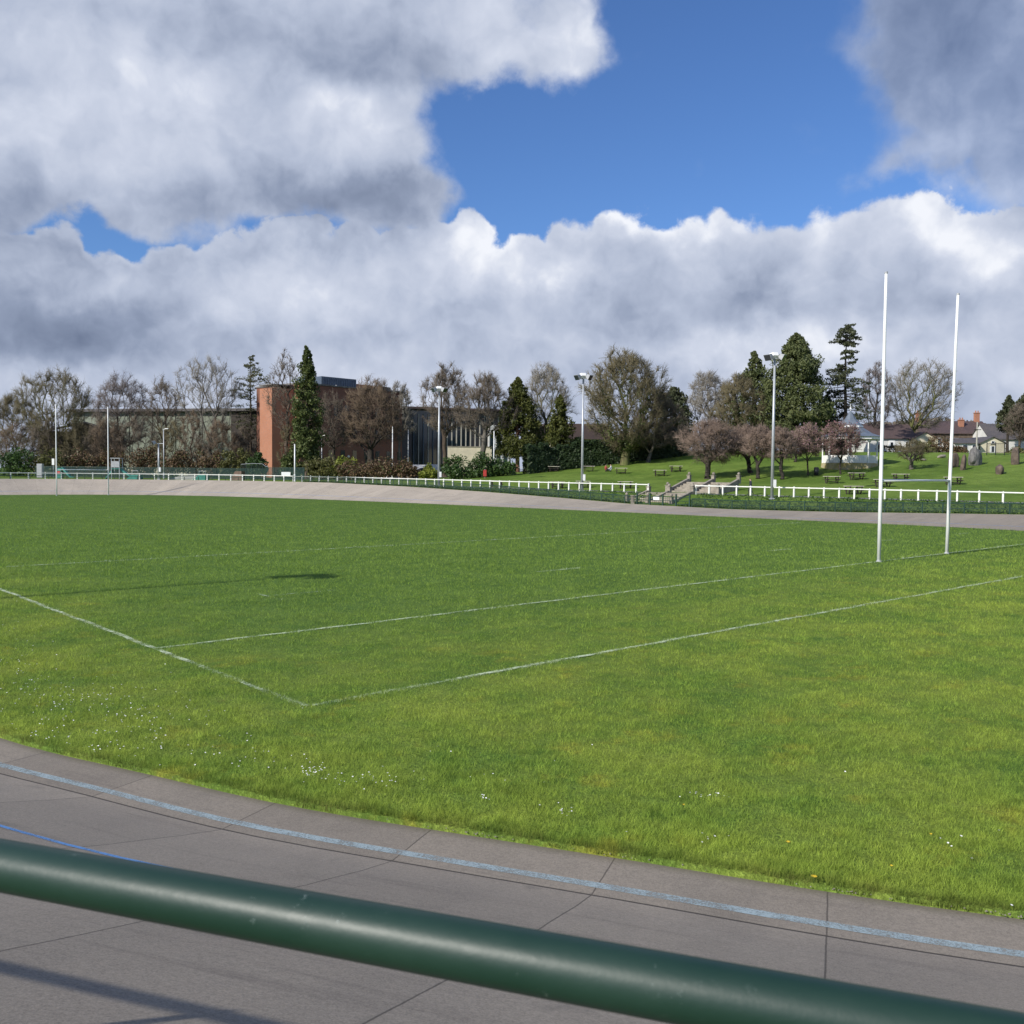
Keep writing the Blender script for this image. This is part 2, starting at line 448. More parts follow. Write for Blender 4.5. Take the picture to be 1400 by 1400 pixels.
def worn_paint(name, col, lo, hi, scale, rough=.7):
    m, nt, out = mat_new(name)
    pos = N(nt, 'ShaderNodeNewGeometry').outputs['Position']
    n = noise_(nt, pos, scale, 7, .75)
    big = noise_(nt, pos, scale * .09, 3, .6)
    a = ramp(nt, math_(nt, 'ADD', n, math_(nt, 'MULTIPLY', math_(nt, 'SUBTRACT', big, .5), .5)), lo, hi)
    b = N(nt, 'ShaderNodeBsdfPrincipled', inp={'Base Color': (*col, 1), 'Roughness': rough, 'Specular IOR Level': .25})
    t = N(nt, 'ShaderNodeBsdfTransparent')
    s = N(nt, 'ShaderNodeMixShader', inp={0: a, 1: t.outputs[0], 2: b.outputs[0]})
    nt.links.new(s.outputs[0], out.inputs[0]); return m

def brick_mat(name, c1, c2, mortar=(.25, .22, .2)):
    m, nt, out = mat_new(name)
    tc = N(nt, 'ShaderNodeTexCoord').outputs['Object']
    sx = N(nt, 'ShaderNodeSeparateXYZ', inp={0: tc})
    v = N(nt, 'ShaderNodeCombineXYZ', inp={0: math_(nt, 'ADD', sx.outputs[0], sx.outputs[1]), 1: sx.outputs[2]})
    br = N(nt, 'ShaderNodeTexBrick', inp={'Vector': v.outputs[0], 'Color1': (*c1, 1), 'Color2': (*c2, 1), 'Mortar': (*mortar, 1), 'Scale': 1.0,
                                          'Mortar Size': .012, 'Brick Width': .23, 'Row Height': .08})
    n = ramp(nt, noise_(nt, tc, .5, 6, .65), .3, .7)
    c = mix_(nt, math_(nt, 'MULTIPLY', n, .35), br.outputs[0], (c1[0] * .6, c1[1] * .6, c1[2] * .6, 1))
    b = N(nt, 'ShaderNodeBsdfPrincipled', inp={'Base Color': c, 'Roughness': .85, 'Specular IOR Level': .2})
    nt.links.new(b.outputs[0], out.inputs[0]); return m

def slate_mat(name, c1, c2):
    m, nt, out = mat_new(name)
    tc = N(nt, 'ShaderNodeTexCoord').outputs['Object']
    sx = N(nt, 'ShaderNodeSeparateXYZ', inp={0: tc})
    v = N(nt, 'ShaderNodeCombineXYZ', inp={0: math_(nt, 'ADD', sx.outputs[0], math_(nt, 'MULTIPLY', sx.outputs[1], .3)), 1: math_(nt, 'MULTIPLY', sx.outputs[2], 1.4)})
    br = N(nt, 'ShaderNodeTexBrick', inp={'Vector': v.outputs[0], 'Color1': (*c1, 1), 'Color2': (*c2, 1), 'Mortar': (c1[0] * .5, c1[1] * .5, c1[2] * .5, 1), 'Scale': 1.0,
                                          'Mortar Size': .015, 'Brick Width': .32, 'Row Height': .25})
    n = ramp(nt, noise_(nt, tc, .7, 6, .65), .3, .7)
    c = mix_(nt, math_(nt, 'MULTIPLY', n, .4), br.outputs[0], (c2[0] * 1.3, c2[1] * 1.2, c2[2] * 1.05, 1))
    b = N(nt, 'ShaderNodeBsdfPrincipled', inp={'Base Color': c, 'Roughness': .6, 'Specular IOR Level': .4})
    nt.links.new(b.outputs[0], out.inputs[0]); return m

def bark_mat(name, c1, c2, moss=None):
    m, nt, out = mat_new(name)
    tc = N(nt, 'ShaderNodeTexCoord').outputs['Object']
    mp = N(nt, 'ShaderNodeMapping', inp={'Vector': tc, 'Scale': (3, 3, .6)})
    n = ramp(nt, noise_(nt, mp.outputs[0], 2.0, 6, .7), .3, .7)
    c = mix_(nt, n, (*c1, 1), (*c2, 1))
    if moss: c = mix_(nt, math_(nt, 'MULTIPLY', ramp(nt, noise_(nt, tc, .7, 4, .6), .42, .6), .7), c, (*moss, 1))
    b = N(nt, 'ShaderNodeBsdfPrincipled', inp={'Base Color': c, 'Roughness': .9, 'Specular IOR Level': .15})
    nt.links.new(b.outputs[0], out.inputs[0]); return m

M = {}
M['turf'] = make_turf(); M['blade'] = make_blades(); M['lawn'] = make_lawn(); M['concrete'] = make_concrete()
M['line'] = worn_paint('line_marking_paint', (.62, .71, .49), .38, .70, 22)
M['line_worn'] = worn_paint('worn_corner_paint', (.54, .64, .42), .44, .80, 22)
M['line_faint'] = worn_paint('faint_line_paint', (.50, .58, .42), .50, .70, 7)
M['blue_pale'] = worn_paint('pale_blue_track_paint', (.30, .37, .39), .24, .64, 60)
M['blue'] = worn_paint('blue_track_paint', (.13, .30, .60), .25, .62, 50)
M['white'] = surf('white_gloss_paint', (.88, .88, .86), .35, .06, 1.5)
M['white_wood'] = surf('white_fence_paint', (.80, .80, .74), .55, .12, 2.5)
M['rail_green'] = None
M['green_metal'] = surf('dark_green_paint', (.022, .060, .040), .45, .3, 2)
M['mesh_green'] = surf('green_wire', (.016, .040, .028), .5, .3, 2)
M['mesh_teal'] = surf('teal_green_wire', (.030, .080, .072), .5, .3, 2)
M['galv'] = surf('galvanised_steel', (.50, .52, .54), .45, .15, 4, .35)
M['lamp_grey'] = surf('lamp_housing', (.42, .43, .44), .4, .2, 4)
M['lamp_white'] = surf('lamp_housing_white', (.82, .82, .8), .4, .08, 4)
M['dark'] = surf('dark_metal', (.025, .027, .03), .5, .3, 3)
M['stone'] = surf('pale_stone', (.33, .295, .235), .9, .4, 2.2, bump=.4, bscale=12)
M['stone_grey'] = surf('grey_stone', (.21, .20, .19), .9, .45, 1.6, bump=.6, bscale=7)
M['stone_brown'] = surf('brown_stone', (.16, .12, .09), .9, .5, 1.9, bump=.6, bscale=7)
M['stone_yellow'] = surf('lichen_stone', (.42, .37, .24), .9, .3, 1.1, bump=.3, bscale=9, col2=(.36, .29, .09))
M['path'] = surf('grey_footpath', (.25, .24, .225), .9, .25, 1.2, bump=.2, bscale=30)
M['asphalt'] = surf('asphalt', (.06, .06, .062), .9, .25, 1.2)
M['table_top'] = surf('pale_table_boards', (.62, .58, .46), .7, .2, 3)
M['wood_dark'] = surf('dark_wood', (.045, .035, .028), .8, .4, 3)
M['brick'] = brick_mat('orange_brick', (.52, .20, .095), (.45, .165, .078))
M['brick_shaded'] = brick_mat('shaded_brick', (.25, .095, .058), (.205, .078, .048), (.15, .12, .1))  # darker copy of the orange brick, the wing's shade put into the colour
M['slate'] = slate_mat('grey_slate', (.085, .080, .085), (.11, .10, .10))
M['slate_brown'] = slate_mat('brown_slate', (.075, .055, .055), (.10, .07, .068))
M['roof_lead'] = surf('lead_roof', (.15, .18, .22), .45, .2, 1.5)
M['cream'] = surf('cream_render', (.66, .60, .44), .8, .18, 1.0)
M['white_render'] = surf('white_render', (.70, .69, .65), .8, .15, 1.0)
M['greenish'] = surf('pale_green_cladding', (.20, .225, .17), .6, .15, .8)
M['blue_clad'] = surf('blue_grey_cladding', (.085, .115, .155), .5, .2, 1.5)
M['glass'] = surf('dark_window_glass', (.02, .028, .035), .08, .3, .5, spec=.8)
M['glass_blue'] = surf('blue_window_glass', (.03, .05, .06), .1, .4, .5, spec=.8)
M['fin'] = surf('pale_facade_fins', (.42, .40, .34), .6, .15, 1)
M['red'] = surf('red_paint', (.50, .045, .035), .5, .25, 3)
M['teal'] = surf('teal_paint', (.055, .27, .22), .5, .25, 3)
M['ramp_brown'] = surf('brown_ramp', (.23, .15, .11), .7, .3, 2)
M['ramp_grey'] = surf('pale_ramp_concrete', (.42, .42, .40), .7, .2, 2)
M['car_white'] = surf('white_car_paint', (.80, .80, .80), .25, .05, 1)
M['car_dark'] = surf('dark_blue_car_paint', (.02, .025, .045), .2, .2, 1)
M['tyre'] = surf('tyre_rubber', (.02, .02, .02), .8, .3, 5)
M['bark_grey'] = bark_mat('grey_bark', (.075, .068, .058), (.17, .155, .13))
M['bark_olive'] = bark_mat('mossy_bark', (.075, .068, .035), (.17, .16, .075), (.14, .16, .05))
M['bark_brown'] = bark_mat('brown_bark', (.055, .042, .032), (.13, .10, .075))
M['bark_dark'] = bark_mat('dark_bark', (.03, .026, .022), (.07, .06, .05))
M['bark_red'] = bark_mat('red_bark', (.13, .065, .045), (.24, .13, .09))

def twig_mat(name, c1, c2): return leaf_mat(name, c1, c2, trans=0.0, rough=.9, big=.25)
M['tw_grey'] = twig_mat('grey_twigs', (.14, .125, .105), (.27, .25, .205))
M['tw_olive'] = twig_mat('olive_twigs', (.085, .072, .040), (.175, .150, .085))
M['tw_brown'] = twig_mat('brown_twigs', (.082, .066, .050), (.175, .145, .110))
M['tw_purple'] = twig_mat('purple_twigs', (.095, .080, .076), (.185, .158, .145))
M['tw_rust'] = twig_mat('rusty_twigs', (.095, .068, .047), (.185, .138, .092))
M['tw_cherry'] = twig_mat('cherry_twigs', (.150, .108, .085), (.285, .215, .170))
M['blossom'] = leaf_mat('pink_blossom', (.22, .12, .14), (.42, .25, .28), .2)
M['blossom_p'] = leaf_mat('purple_blossom', (.16, .075, .085), (.32, .16, .18), .2)
M['lf_yew'] = leaf_mat('yew_needles', (.045, .060, .014), (.12, .125, .028), .2)
M['lf_dark'] = leaf_mat('dark_evergreen', (.034, .046, .022), (.105, .115, .055), .2)
M['lf_cypress'] = leaf_mat('cypress_sprays', (.055, .076, .028), (.155, .172, .064), .2)
M['lf_ivy'] = leaf_mat('ivy_leaves', (.042, .068, .018), (.145, .170, .052), .25)
M['lf_pine'] = leaf_mat('pine_needles', (.075, .085, .034), (.17, .165, .075), .2)
M['lf_laurel'] = leaf_mat('laurel_leaves', (.028, .060, .018), (.085, .14, .036), .2, .4)
M['lf_yellow'] = leaf_mat('yellow_green_leaves', (.13, .165, .025), (.29, .31, .05), .3)
M['lf_brown'] = leaf_mat('russet_leaves', (.10, .066, .038), (.19, .125, .066), .2, c3=(.07, .09, .025))
M['lf_olive'] = leaf_mat('olive_leaves', (.08, .085, .028), (.17, .165, .052), .25)
M['lf_hedge'] = leaf_mat('shaded_hedge_leaves', (.018, .036, .014), (.045, .07, .022), .2)  # nearly black: shade under the trees put into the leaf colour
M['lf_bank'] = leaf_mat('bank_grass', (.025, .060, .014), (.060, .115, .022), .3)
M['skin'] = surf('skin', (.55, .33, .24), .6, .1, 8)
M['cloth_navy'] = surf('navy_cloth', (.022, .026, .040), .9, .3, 6)
M['cloth_red'] = surf('red_cloth', (.33, .06, .045), .9, .3, 6)
M['cloth_white'] = surf('white_cloth', (.62, .63, .66), .9, .15, 6)
M['cloth_dark'] = surf('dark_trousers', (.03, .03, .034), .9, .3, 6)
M['hair'] = surf('dark_hair', (.03, .02, .015), .8, .3, 20)
M['daisy'] = surf('daisy_petals', (.85, .85, .82), .6, .05, 20)
M['yellow'] = surf('yellow_petals', (.80, .55, .03), .6, .1, 20)

def make_rail_green():
    m, nt, out = mat_new('green_rail_paint')
    tc = N(nt, 'ShaderNodeTexCoord').outputs['Object']
    n = ramp(nt, noise_(nt, tc, 3.5, 6, .6), .35, .7)
    c = mix_(nt, n, (.011, .034, .024, 1), (.017, .043, .031, 1))
    sc = ramp(nt, noise_(nt, tc, 42, 7, .78), .60, .68)
    sc2 = ramp(nt, noise_(nt, tc, 4, 3, .6), .50, .60)
    c = mix_(nt, math_(nt, 'MULTIPLY', math_(nt, 'MULTIPLY', sc, sc2), .9), c, (.20, .25, .23, 1))
    r = math_(nt, 'ADD', .38, math_(nt, 'MULTIPLY', noise_(nt, tc, 14, 5, .6), .14))
    b = N(nt, 'ShaderNodeBsdfPrincipled', inp={'Base Color': c, 'Roughness': r, 'Specular IOR Level': .42})
    bp = N(nt, 'ShaderNodeBump', inp={'Strength': .12, 'Distance': .004, 'Height': noise_(nt, tc, 40, 4, .6)})
    nt.links.new(bp.outputs[0], b.inputs['Normal'])
    nt.links.new(b.outputs[0], out.inputs[0]); return m
M['rail_green'] = make_rail_green()
#@@SETTING
# ------------------------------------------------------------------ camera, sun, sky
cam = bpy.data.cameras.new('camera'); camo = link(bpy.data.objects.new('camera', cam)); SC.camera = camo
cam.sensor_width = 36.0; cam.sensor_fit = 'HORIZONTAL'; cam.lens = 36.0 * F_PX / 1400; cam.clip_start = .05; cam.clip_end = 6000
fw = Vector((0, math.cos(PITCH), -math.sin(PITCH))); up0 = Vector((0, math.sin(PITCH), math.cos(PITCH))); rt0 = Vector((1, 0, 0))
Rv = rt0 * math.cos(ROLL) + up0 * math.sin(ROLL); Uv = -rt0 * math.sin(ROLL) + up0 * math.cos(ROLL)
# image axes: content turned clockwise by ROLL
Rv = rt0 * math.cos(ROLL) + up0 * math.sin(ROLL)
camo.matrix_world = Matrix(((Rv.x, Uv.x, -fw.x, 0), (Rv.y, Uv.y, -fw.y, 0), (Rv.z, Uv.z, -fw.z, CAM_H), (0, 0, 0, 1)))
cam.dof.use_dof = True; cam.dof.focus_distance = 45.0; cam.dof.aperture_fstop = 13.0

SUN_EL = math.radians(32.8); SUN_AZ = 39.9        # shadows fall towards azimuth 42 deg from +X
sd = Vector((-math.cos(math.radians(SUN_AZ)) * math.cos(SUN_EL), -math.sin(math.radians(SUN_AZ)) * math.cos(SUN_EL), math.sin(SUN_EL)))
sun = bpy.data.lights.new('sun', 'SUN'); sun.energy = 5.0; sun.angle = math.radians(.53); sun.color = (1.0, .95, .87)
suno = link(bpy.data.objects.new('sun', sun)); suno.rotation_euler = sd.to_track_quat('Z', 'Y').to_euler(); suno.location = (-30, -30, 60)

def make_world():
    w = bpy.data.worlds.new('World'); SC.world = w; w.use_nodes = True
    nt = w.node_tree; nt.nodes.clear()
    out = nt.nodes.new('ShaderNodeOutputWorld'); bg = nt.nodes.new('ShaderNodeBackground')
    STR = .10
    bg.inputs['Strength'].default_value = STR
    sky = nt.nodes.new('ShaderNodeTexSky'); sky.sky_type = 'NISHITA'; sky.sun_disc = False
    sky.sun_elevation = SUN_EL; sky.sun_rotation = math.atan2(sd.x, sd.y)
    sky.altitude = 30; sky.air_density = 1.0; sky.dust_density = .35; sky.ozone_density = 4.0
    d = N(nt, 'ShaderNodeTexCoord').outputs['Generated']
    sx = N(nt, 'ShaderNodeSeparateXYZ', inp={0: d})
    K = 12.739
    az = math_(nt, 'MULTIPLY', math_(nt, 'ARCTAN2', sx.outputs[0], sx.outputs[1]), K)
    el = math_(nt, 'MULTIPLY', math_(nt, 'ARCSINE', sx.outputs[2]), K)
    q = N(nt, 'ShaderNodeCombineXYZ', inp={0: az, 1: el}).outputs[0]
    dk = vmath(nt, 'SCALE', d, scale=K).outputs[0]
    def warp(scale, amp, detail, off=(0, 0, 0)):
        n = N(nt, 'ShaderNodeTexNoise'); n.inputs['Scale'].default_value = scale; n.inputs['Detail'].default_value = detail; n.inputs['Roughness'].default_value = .58
        nt.links.new(vmath(nt, 'ADD', dk, off).outputs[0], n.inputs['Vector'])
        s = vmath(nt, 'SUBTRACT', n.outputs['Color'], (.5, .5, .5)).outputs[0]
        return vmath(nt, 'SCALE', s, scale=amp).outputs[0]
    def ae(px, py):
        r = ray(px, py); r = r / np.linalg.norm(r)
        return math.atan2(r[0], r[1]) * K, math.asin(r[2]) * K
    def field(qv, blobs):
        tot = None
        for (x, y, rx, ry, a) in blobs:
            ax, ey = ae(x, y)
            s = vmath(nt, 'SUBTRACT', qv, (ax, ey, 0)).outputs[0]
            s = vmath(nt, 'MULTIPLY', s, (100 / rx, 100 / ry, 0)).outputs[0]
            L = vmath(nt, 'LENGTH', s).outputs['Value']
            g = ramp(nt, L, 1.45, .0, 0, a)
            tot = g if tot is None else math_(nt, 'ADD', tot, g)
        return tot
    q1 = vmath(nt, 'ADD', vmath(nt, 'ADD', q, warp(.9, .9, 2)).outputs[0], warp(2.2, .55, 8, (5, 3, 1))).outputs[0]   # billowing edges
    qb = vmath(nt, 'ADD', vmath(nt, 'ADD', q, warp(.55, 1.3, 2, (9, 2, 4))).outputs[0], warp(1.5, .75, 6, (2, 8, 3))).outputs[0]  # softer, wispier
    fb = noise_(nt, dk, 1.5, 6, .52)
    dw = vmath(nt, 'ADD', dk, warp(1.2, .7, 3, (4, 4, 4))).outputs[0]
    fr = noise_(nt, dw, 1.0, 5, .50)
    fb2 = noise_(nt, vmath(nt, 'ADD', dw, (-.16, 0, .26)).outputs[0], 1.0, 5, .50)
    fl = noise_(nt, dk, .55, 5, .55)
    vor = N(nt, 'ShaderNodeTexVoronoi', feature='SMOOTH_F1'); vor.inputs['Scale'].default_value = 2.1; vor.inputs['Smoothness'].default_value = .35
    nt.links.new(vmath(nt, 'ADD', dk, warp(3.0, .25, 5, (1, 1, 7))).outputs[0], vor.inputs['Vector'])
    puff = math_(nt, 'SUBTRACT', .42, vor.outputs['Distance'])
    # --- coverage: low bank of cumulus, big broken cloud upper left, thin grey cloud upper right
    A = [(835, 345, 80, 85, .8), (760, 380, 85, 70, .7), (690, 395, 90, 80, .8), (628, 360, 60, 75, .75), (915, 365, 85, 75, .7), (985, 350, 80, 85, .65),
         (1070, 350, 90, 85, .65), (1160, 345, 90, 85, .65), (1250, 330, 80, 78, .75), (1325, 340, 75, 80, .75), (1395, 370, 75, 80, .7), (1480, 380, 110, 90, .8),
         (100, 440, 150, 62, .8), (15, 400, 90, 70, .7), (220, 425, 130, 60, .7), (330, 385, 120, 80, .7), (440, 385, 120, 85, .7), (530, 370, 100, 85, .7),
         (700, 480, 1100, 110, 1.1), (-300, 420, 400, 160, .8), (1800, 420, 400, 160, .8)]
    band = ramp(nt, el, 2.6, 1.2, 0, .9)
    fA = math_(nt, 'ADD', math_(nt, 'ADD', field(q1, A), band), math_(nt, 'ADD', math_(nt, 'MULTIPLY', math_(nt, 'SUBTRACT', fb, .5), .75), math_(nt, 'MULTIPLY', puff, .45)))
    mA = ramp(nt, fA, .42, .62)
    B = [(300, 150, 230, 120, .8), (450, 60, 260, 100, .8), (520, 205, 105, 95, .6), (110, 110, 170, 120, .75), (60, 230, 170, 110, .75), (330, 260, 230, 85, .75),
         (690, 35, 110, 62, .55), (775, 45, 48, 62, .5), (560, 275, 75, 48, .5), (200, 10, 300, 90, .8), (-200, 150, 260, 260, .9), (300, -160, 500, 160, .9),
         (72, 72, 90, 42, -.62), (150, 118, 60, 32, -.35), (108, 340, 72, 58, -1.15), (232, 345, 26, 38, -.4), (285, 292, 60, 24, -.2), (650, 140, 90, 60, -.45), (700, 220, 80, 120, -.4), (395, 330, 60, 24, -.25)]
    fB = math_(nt, 'ADD', field(qb, B), math_(nt, 'ADD', math_(nt, 'MULTIPLY', math_(nt, 'SUBTRACT', fb, .5), .9), math_(nt, 'MULTIPLY', puff, .16)))
    mB = ramp(nt, fB, .16, .74)
    C = [(1335, 70, 120, 150, .8), (1410, 170, 105, 100, .8), (1260, 20, 110, 70, .5), (1480, 60, 170, 200, .9), (1225, 242, 62, 26, .55), (1700, 0, 300, 300, .7), (900, -250, 300, 120, .5)]
    fC = math_(nt, 'ADD', field(qb, C), math_(nt, 'MULTIPLY', math_(nt, 'SUBTRACT', fb, .5), .9))
    mC = ramp(nt, fC, .12, .90, 0, .80)
    # clouds elsewhere in the sky, behind and above the viewer
    away = ramp(nt, math_(nt, 'ABSOLUTE', az), 8.5, 13.0)
    mD = math_(nt, 'MULTIPLY', ramp(nt, math_(nt, 'ADD', fl, math_(nt, 'MULTIPLY', math_(nt, 'SUBTRACT', fb, .5), .6)), .46, .62), away)
    # --- how bright each part of the cloud is
    BR = [(140, 75, 110, 60, .12), (75, 170, 95, 42, .12), (440, 150, 105, 58, .18), (540, 185, 80, 60, .12), (795, 55, 36, 60, .12), (250, 180, 120, 70, .08),
          (300, 150, 480, 260, -.12), (330, 45, 230, 46, -.16), (570, 95, 130, 36, -.20), (440, 290, 220, 46, -.34), (590, 285, 90, 36, -.20), (25, 285, 110, 55, -.34), (45, 450, 150, 62, -.42), (180, 330, 90, 60, -.10),
          (838, 285, 60, 40, .34), (650, 325, 80, 42, .42), (735, 350, 60, 40, .18), (905, 305, 55, 36, .24), (965, 305, 55, 40, .18), (1060, 325, 75, 50, .14), (1150, 315, 60, 36, .12),
          (1255, 300, 60, 44, .30), (1320, 310, 60, 50, .34), (1375, 345, 45, 40, .20), (390, 375, 75, 42, .26), (310, 405, 60, 32, .18), (150, 400, 70, 22, .14), (590, 380, 70, 40, .16),
          (890, 415, 170, 46, -.17), (1040, 420, 130, 40, -.16), (1250, 420, 200, 44, -.14), (700, 440, 120, 40, -.10), (760, 505, 300, 26, -.14), (1000, 482, 150, 24, .10), (250, 470, 200, 30, -.06),
          (1340, 60, 190, 150, -.40), (1410, 190, 110, 90, -.18), (1260, 30, 80, 60, -.2), (450, 425, 90, 36, .14), (560, 440, 90, 30, .12), (720, 372, 110, 30, .18), (1110, 470, 170, 28, .16), (620, 505, 140, 24, .10), (1340, 440, 90, 30, .12), (360, 462, 110, 26, -.08), (900, 470, 800, 110, .10), (1390, 500, 120, 24, .1), (70, 520, 120, 20, .1), (1220, 242, 90, 30, -.12)]
    br = math_(nt, 'MULTIPLY', field(q1, BR), .92)
    relief = math_(nt, 'MULTIPLY', math_(nt, 'SUBTRACT', fr, fb2), .80)
    br = math_(nt, 'ADD', math_(nt, 'ADD', br, .555), relief)
    br = math_(nt, 'ADD', br, math_(nt, 'MULTIPLY', math_(nt, 'SUBTRACT', fl, .5), .65))
    # thin, sunlit rims of the cumulus bank
    rim = math_(nt, 'MULTIPLY', ramp(nt, fA, .98, .55), .13)
    br = math_(nt, 'ADD', br, math_(nt, 'MULTIPLY', rim, ramp(nt, el, 1.3, 2.4)))
    cr = nt.nodes.new('ShaderNodeValToRGB'); e = cr.color_ramp; nt.links.new(br, cr.inputs[0])
    stops = [(.0, (.150, .190, .290)), (.30, (.285, .340, .470)), (.55, (.465, .525, .665)), (.80, (.64, .69, .815)), (1.0, (.90, .925, .99))]
    e.elements[0].position = 0; e.elements[0].color = (*stops[0][1], 1); e.elements[1].position = 1; e.elements[1].color = (*stops[-1][1], 1)
    for p, c in stops[1:-1]:
        k = e.elements.new(p); k.color = (*c, 1)
    cloud = vmath(nt, 'SCALE', cr.outputs[0], scale=1 / STR).outputs[0]
    mAll = math_(nt, 'MAXIMUM', math_(nt, 'MAXIMUM', mA, mB), math_(nt, 'MAXIMUM', mC, mD))
    skyc = mix_(nt, 1.0, sky.outputs[0], SKY_TINT, 'MULTIPLY')
    col = mix_(nt, mAll, skyc, cloud)
    nt.links.new(col, bg.inputs['Color']); nt.links.new(bg.outputs[0], out.inputs[0])
SKY_TINT = (.78, 1.0, 1.34, 1)
make_world()
SC.world.cycles.sampling_method = 'MANUAL'; SC.world.cycles.sample_map_resolution = 512
SC.view_settings.view_transform = 'Standard'; SC.view_settings.look = 'None'; SC.view_settings.exposure = 0.0; SC.view_settings.gamma = 1.0
SC.view_settings.use_curve_mapping = False
SC.cycles.max_bounces = 6; SC.cycles.transparent_max_bounces = 16
try: SC.cycles.use_denoising = True; SC.cycles.denoiser = 'OPENIMAGEDENOISE'
except Exception: pass

# ------------------------------------------------------------------ pitch, track, surrounding ground
def ring_mesh(name, offs, mat, zfun, step=1, uv=False, s0=0, s1=None):
    idx = np.arange(0, NO, step) if s1 is None else np.arange(s0, s1 + 1) % NO
    closed = s1 is None
    n = len(idx); V = []
    for o in offs:
        ov = o if not callable(o) else o(OV[idx, 0], OV[idx, 1])
        ov = np.broadcast_to(ov, (n,))
        p = OV[idx] + OVN[idx] * np.asarray(ov)[:, None]
        w = MID + p[:, :1] * UV_U + p[:, 1:] * UV_V
        z = zfun(ov, OV[idx, 0], OV[idx, 1], w)
        V.append(np.column_stack([w, np.broadcast_to(z, (n,))]))
    V = np.vstack(V); Fc = []
    m = n if closed else n - 1
    for r in range(len(offs) - 1):
        a = np.arange(m); b = (a + 1) % n
        Fc.append(np.stack([r * n + a, r * n + b, (r + 1) * n + b, (r + 1) * n + a], 1))
    Fc = np.vstack(Fc)
    # upward normals
    f0 = Fc[0]; nz = np.cross(V[f0[1]] - V[f0[0]], V[f0[2]] - V[f0[0]])[2]
    if nz < 0: Fc = Fc[:, ::-1]
    o = np_mesh(name, V, Fc, mat)
    o.data.polygons.foreach_set('use_smooth', np.ones(len(Fc), bool))
    if uv:
        l = o.data.uv_layers.new(name='UVMap'); li = np.empty(len(Fc) * 4, np.int32); o.data.loops.foreach_get('vertex_index', li)
        s = (li % n).astype(float); 
        # keep the seam face continuous
        lf = li.reshape(-1, 4) % n; big = lf.max(1) - lf.min(1) > n / 2
        ss = lf.astype(float); ss[big] = np.where(ss[big] < n / 2, ss[big] + n, ss[big])
        offv = np.array([q for q in offs])[li // n]
        l.data.foreach_set('uv', np.column_stack([ss.ravel() * DS * step + S_JOINT[0], offv]).astype(np.float32).ravel())
    return o

def zt(off, u, v, w): return H_off(np.maximum(np.asarray(off, float), 1e-3), u, v)

# phase of the transverse joints: one passes through the photographed joint
def s_of(x, y):
    z, off, i = H([x], [y]); i = int(i[0]); u, v = to_uv(x, y)
    best = min(np.linspace(i - 1, i + 1, 81), key=lambda q: (ov_at(q)[0][0] + ov_at(q)[1][0] * off[0] - u) ** 2 + (ov_at(q)[0][1] + ov_at(q)[1][1] * off[0] - v) ** 2)
    return best * DS, float(off[0])
r_ = ray(1130, 1273); t_ = -CAM_H / r_[2]
sj, oj = s_of(r_[0] * t_, r_[1] * t_)
S_JOINT[0] = -sj + 1.7 * 200
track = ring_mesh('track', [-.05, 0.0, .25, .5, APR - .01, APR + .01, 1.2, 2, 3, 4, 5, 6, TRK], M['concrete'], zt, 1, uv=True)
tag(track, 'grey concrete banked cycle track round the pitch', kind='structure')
band_b = tag(ring_mesh('track_line_marking', [APR - .225, APR - .13], M['blue_pale'], lambda o, u, v, w: H_off(np.asarray(o, float) + 0, u, v) + .004), 'pale blue worn line along the inner edge of the track', kind='structure')
BLUE2 = 2.27
band_c = tag(ring_mesh('track_line_marking', [BLUE2, BLUE2 + .055], M['blue'], lambda o, u, v, w: H_off(np.asarray(o, float), u, v) + .006), 'thin blue line higher up the track banking', kind='structure')

# pitch: fan of concentric rings towards the middle of the oval
cen = OV.mean(0); ks = [1.0006, 1.0, .985, .95, .9, .8, .6, .3, 0.0005]; V = []; 
for k in ks:
    p = cen + (OV - cen) * k; V.append(np.column_stack([MID + p[:, :1] * UV_U + p[:, 1:] * UV_V, np.zeros(NO)]))
V.append(np.array([[*W2(*cen), 0]])); V = np.vstack(V); Fq = []
for r in range(len(ks) - 1):
    a = np.arange(NO); b = (a + 1) % NO
    Fq.append(np.stack([r * NO + a, r * NO + b, (r + 1) * NO + b, (r + 1) * NO + a], 1))
a = np.arange(NO); L0 = (len(ks) - 1) * NO
Fq.append(np.stack([L0 + a, L0 + (a + 1) % NO, np.full(NO, len(V) - 1), np.full(NO, len(V) - 1)], 1)[:, [0, 1, 2, 2]])
Fq = np.vstack(Fq[:-1])
if np.cross(V[Fq[0][1]] - V[Fq[0][0]], V[Fq[0][2]] - V[Fq[0][0]])[2] < 0: Fq = Fq[:, ::-1]
V[:NO, 2] = -.12; V[NO:2 * NO, 2] = -.006
pitch = tag(np_mesh('pitch_ground', V, Fq, M['turf']), 'mown green rugby pitch turf inside the track', kind='structure')

offs_t = [TRK, 7.1, 7.5, 8, 8.7, 9.5, 10.3, 11.2, 12.2, 13.2, 14.2, 15.2, 16.4, 18, 20, 23, 26, 30, 35, 40, 46, 53, 61, 70, 82, 100, 130, 175, 240, 330, 460, 700, 1100, 1800, 2600]
ground = tag(ring_mesh('ground', offs_t, M['lawn'], zt, 2), 'rolling park grass beyond the track', kind='structure')

# footpath behind the white fence
fpath = tag(ring_mesh('path', [lambda u, v: fence_off(v) + .35, lambda u, v: fence_off(v) + 1.4, lambda u, v: fence_off(v) + 2.5], M['path'],
            lambda o, u, v, w: H_off(np.asarray(o, float), u, v) + .03), 'grey footpath running behind the white fence', kind='structure')

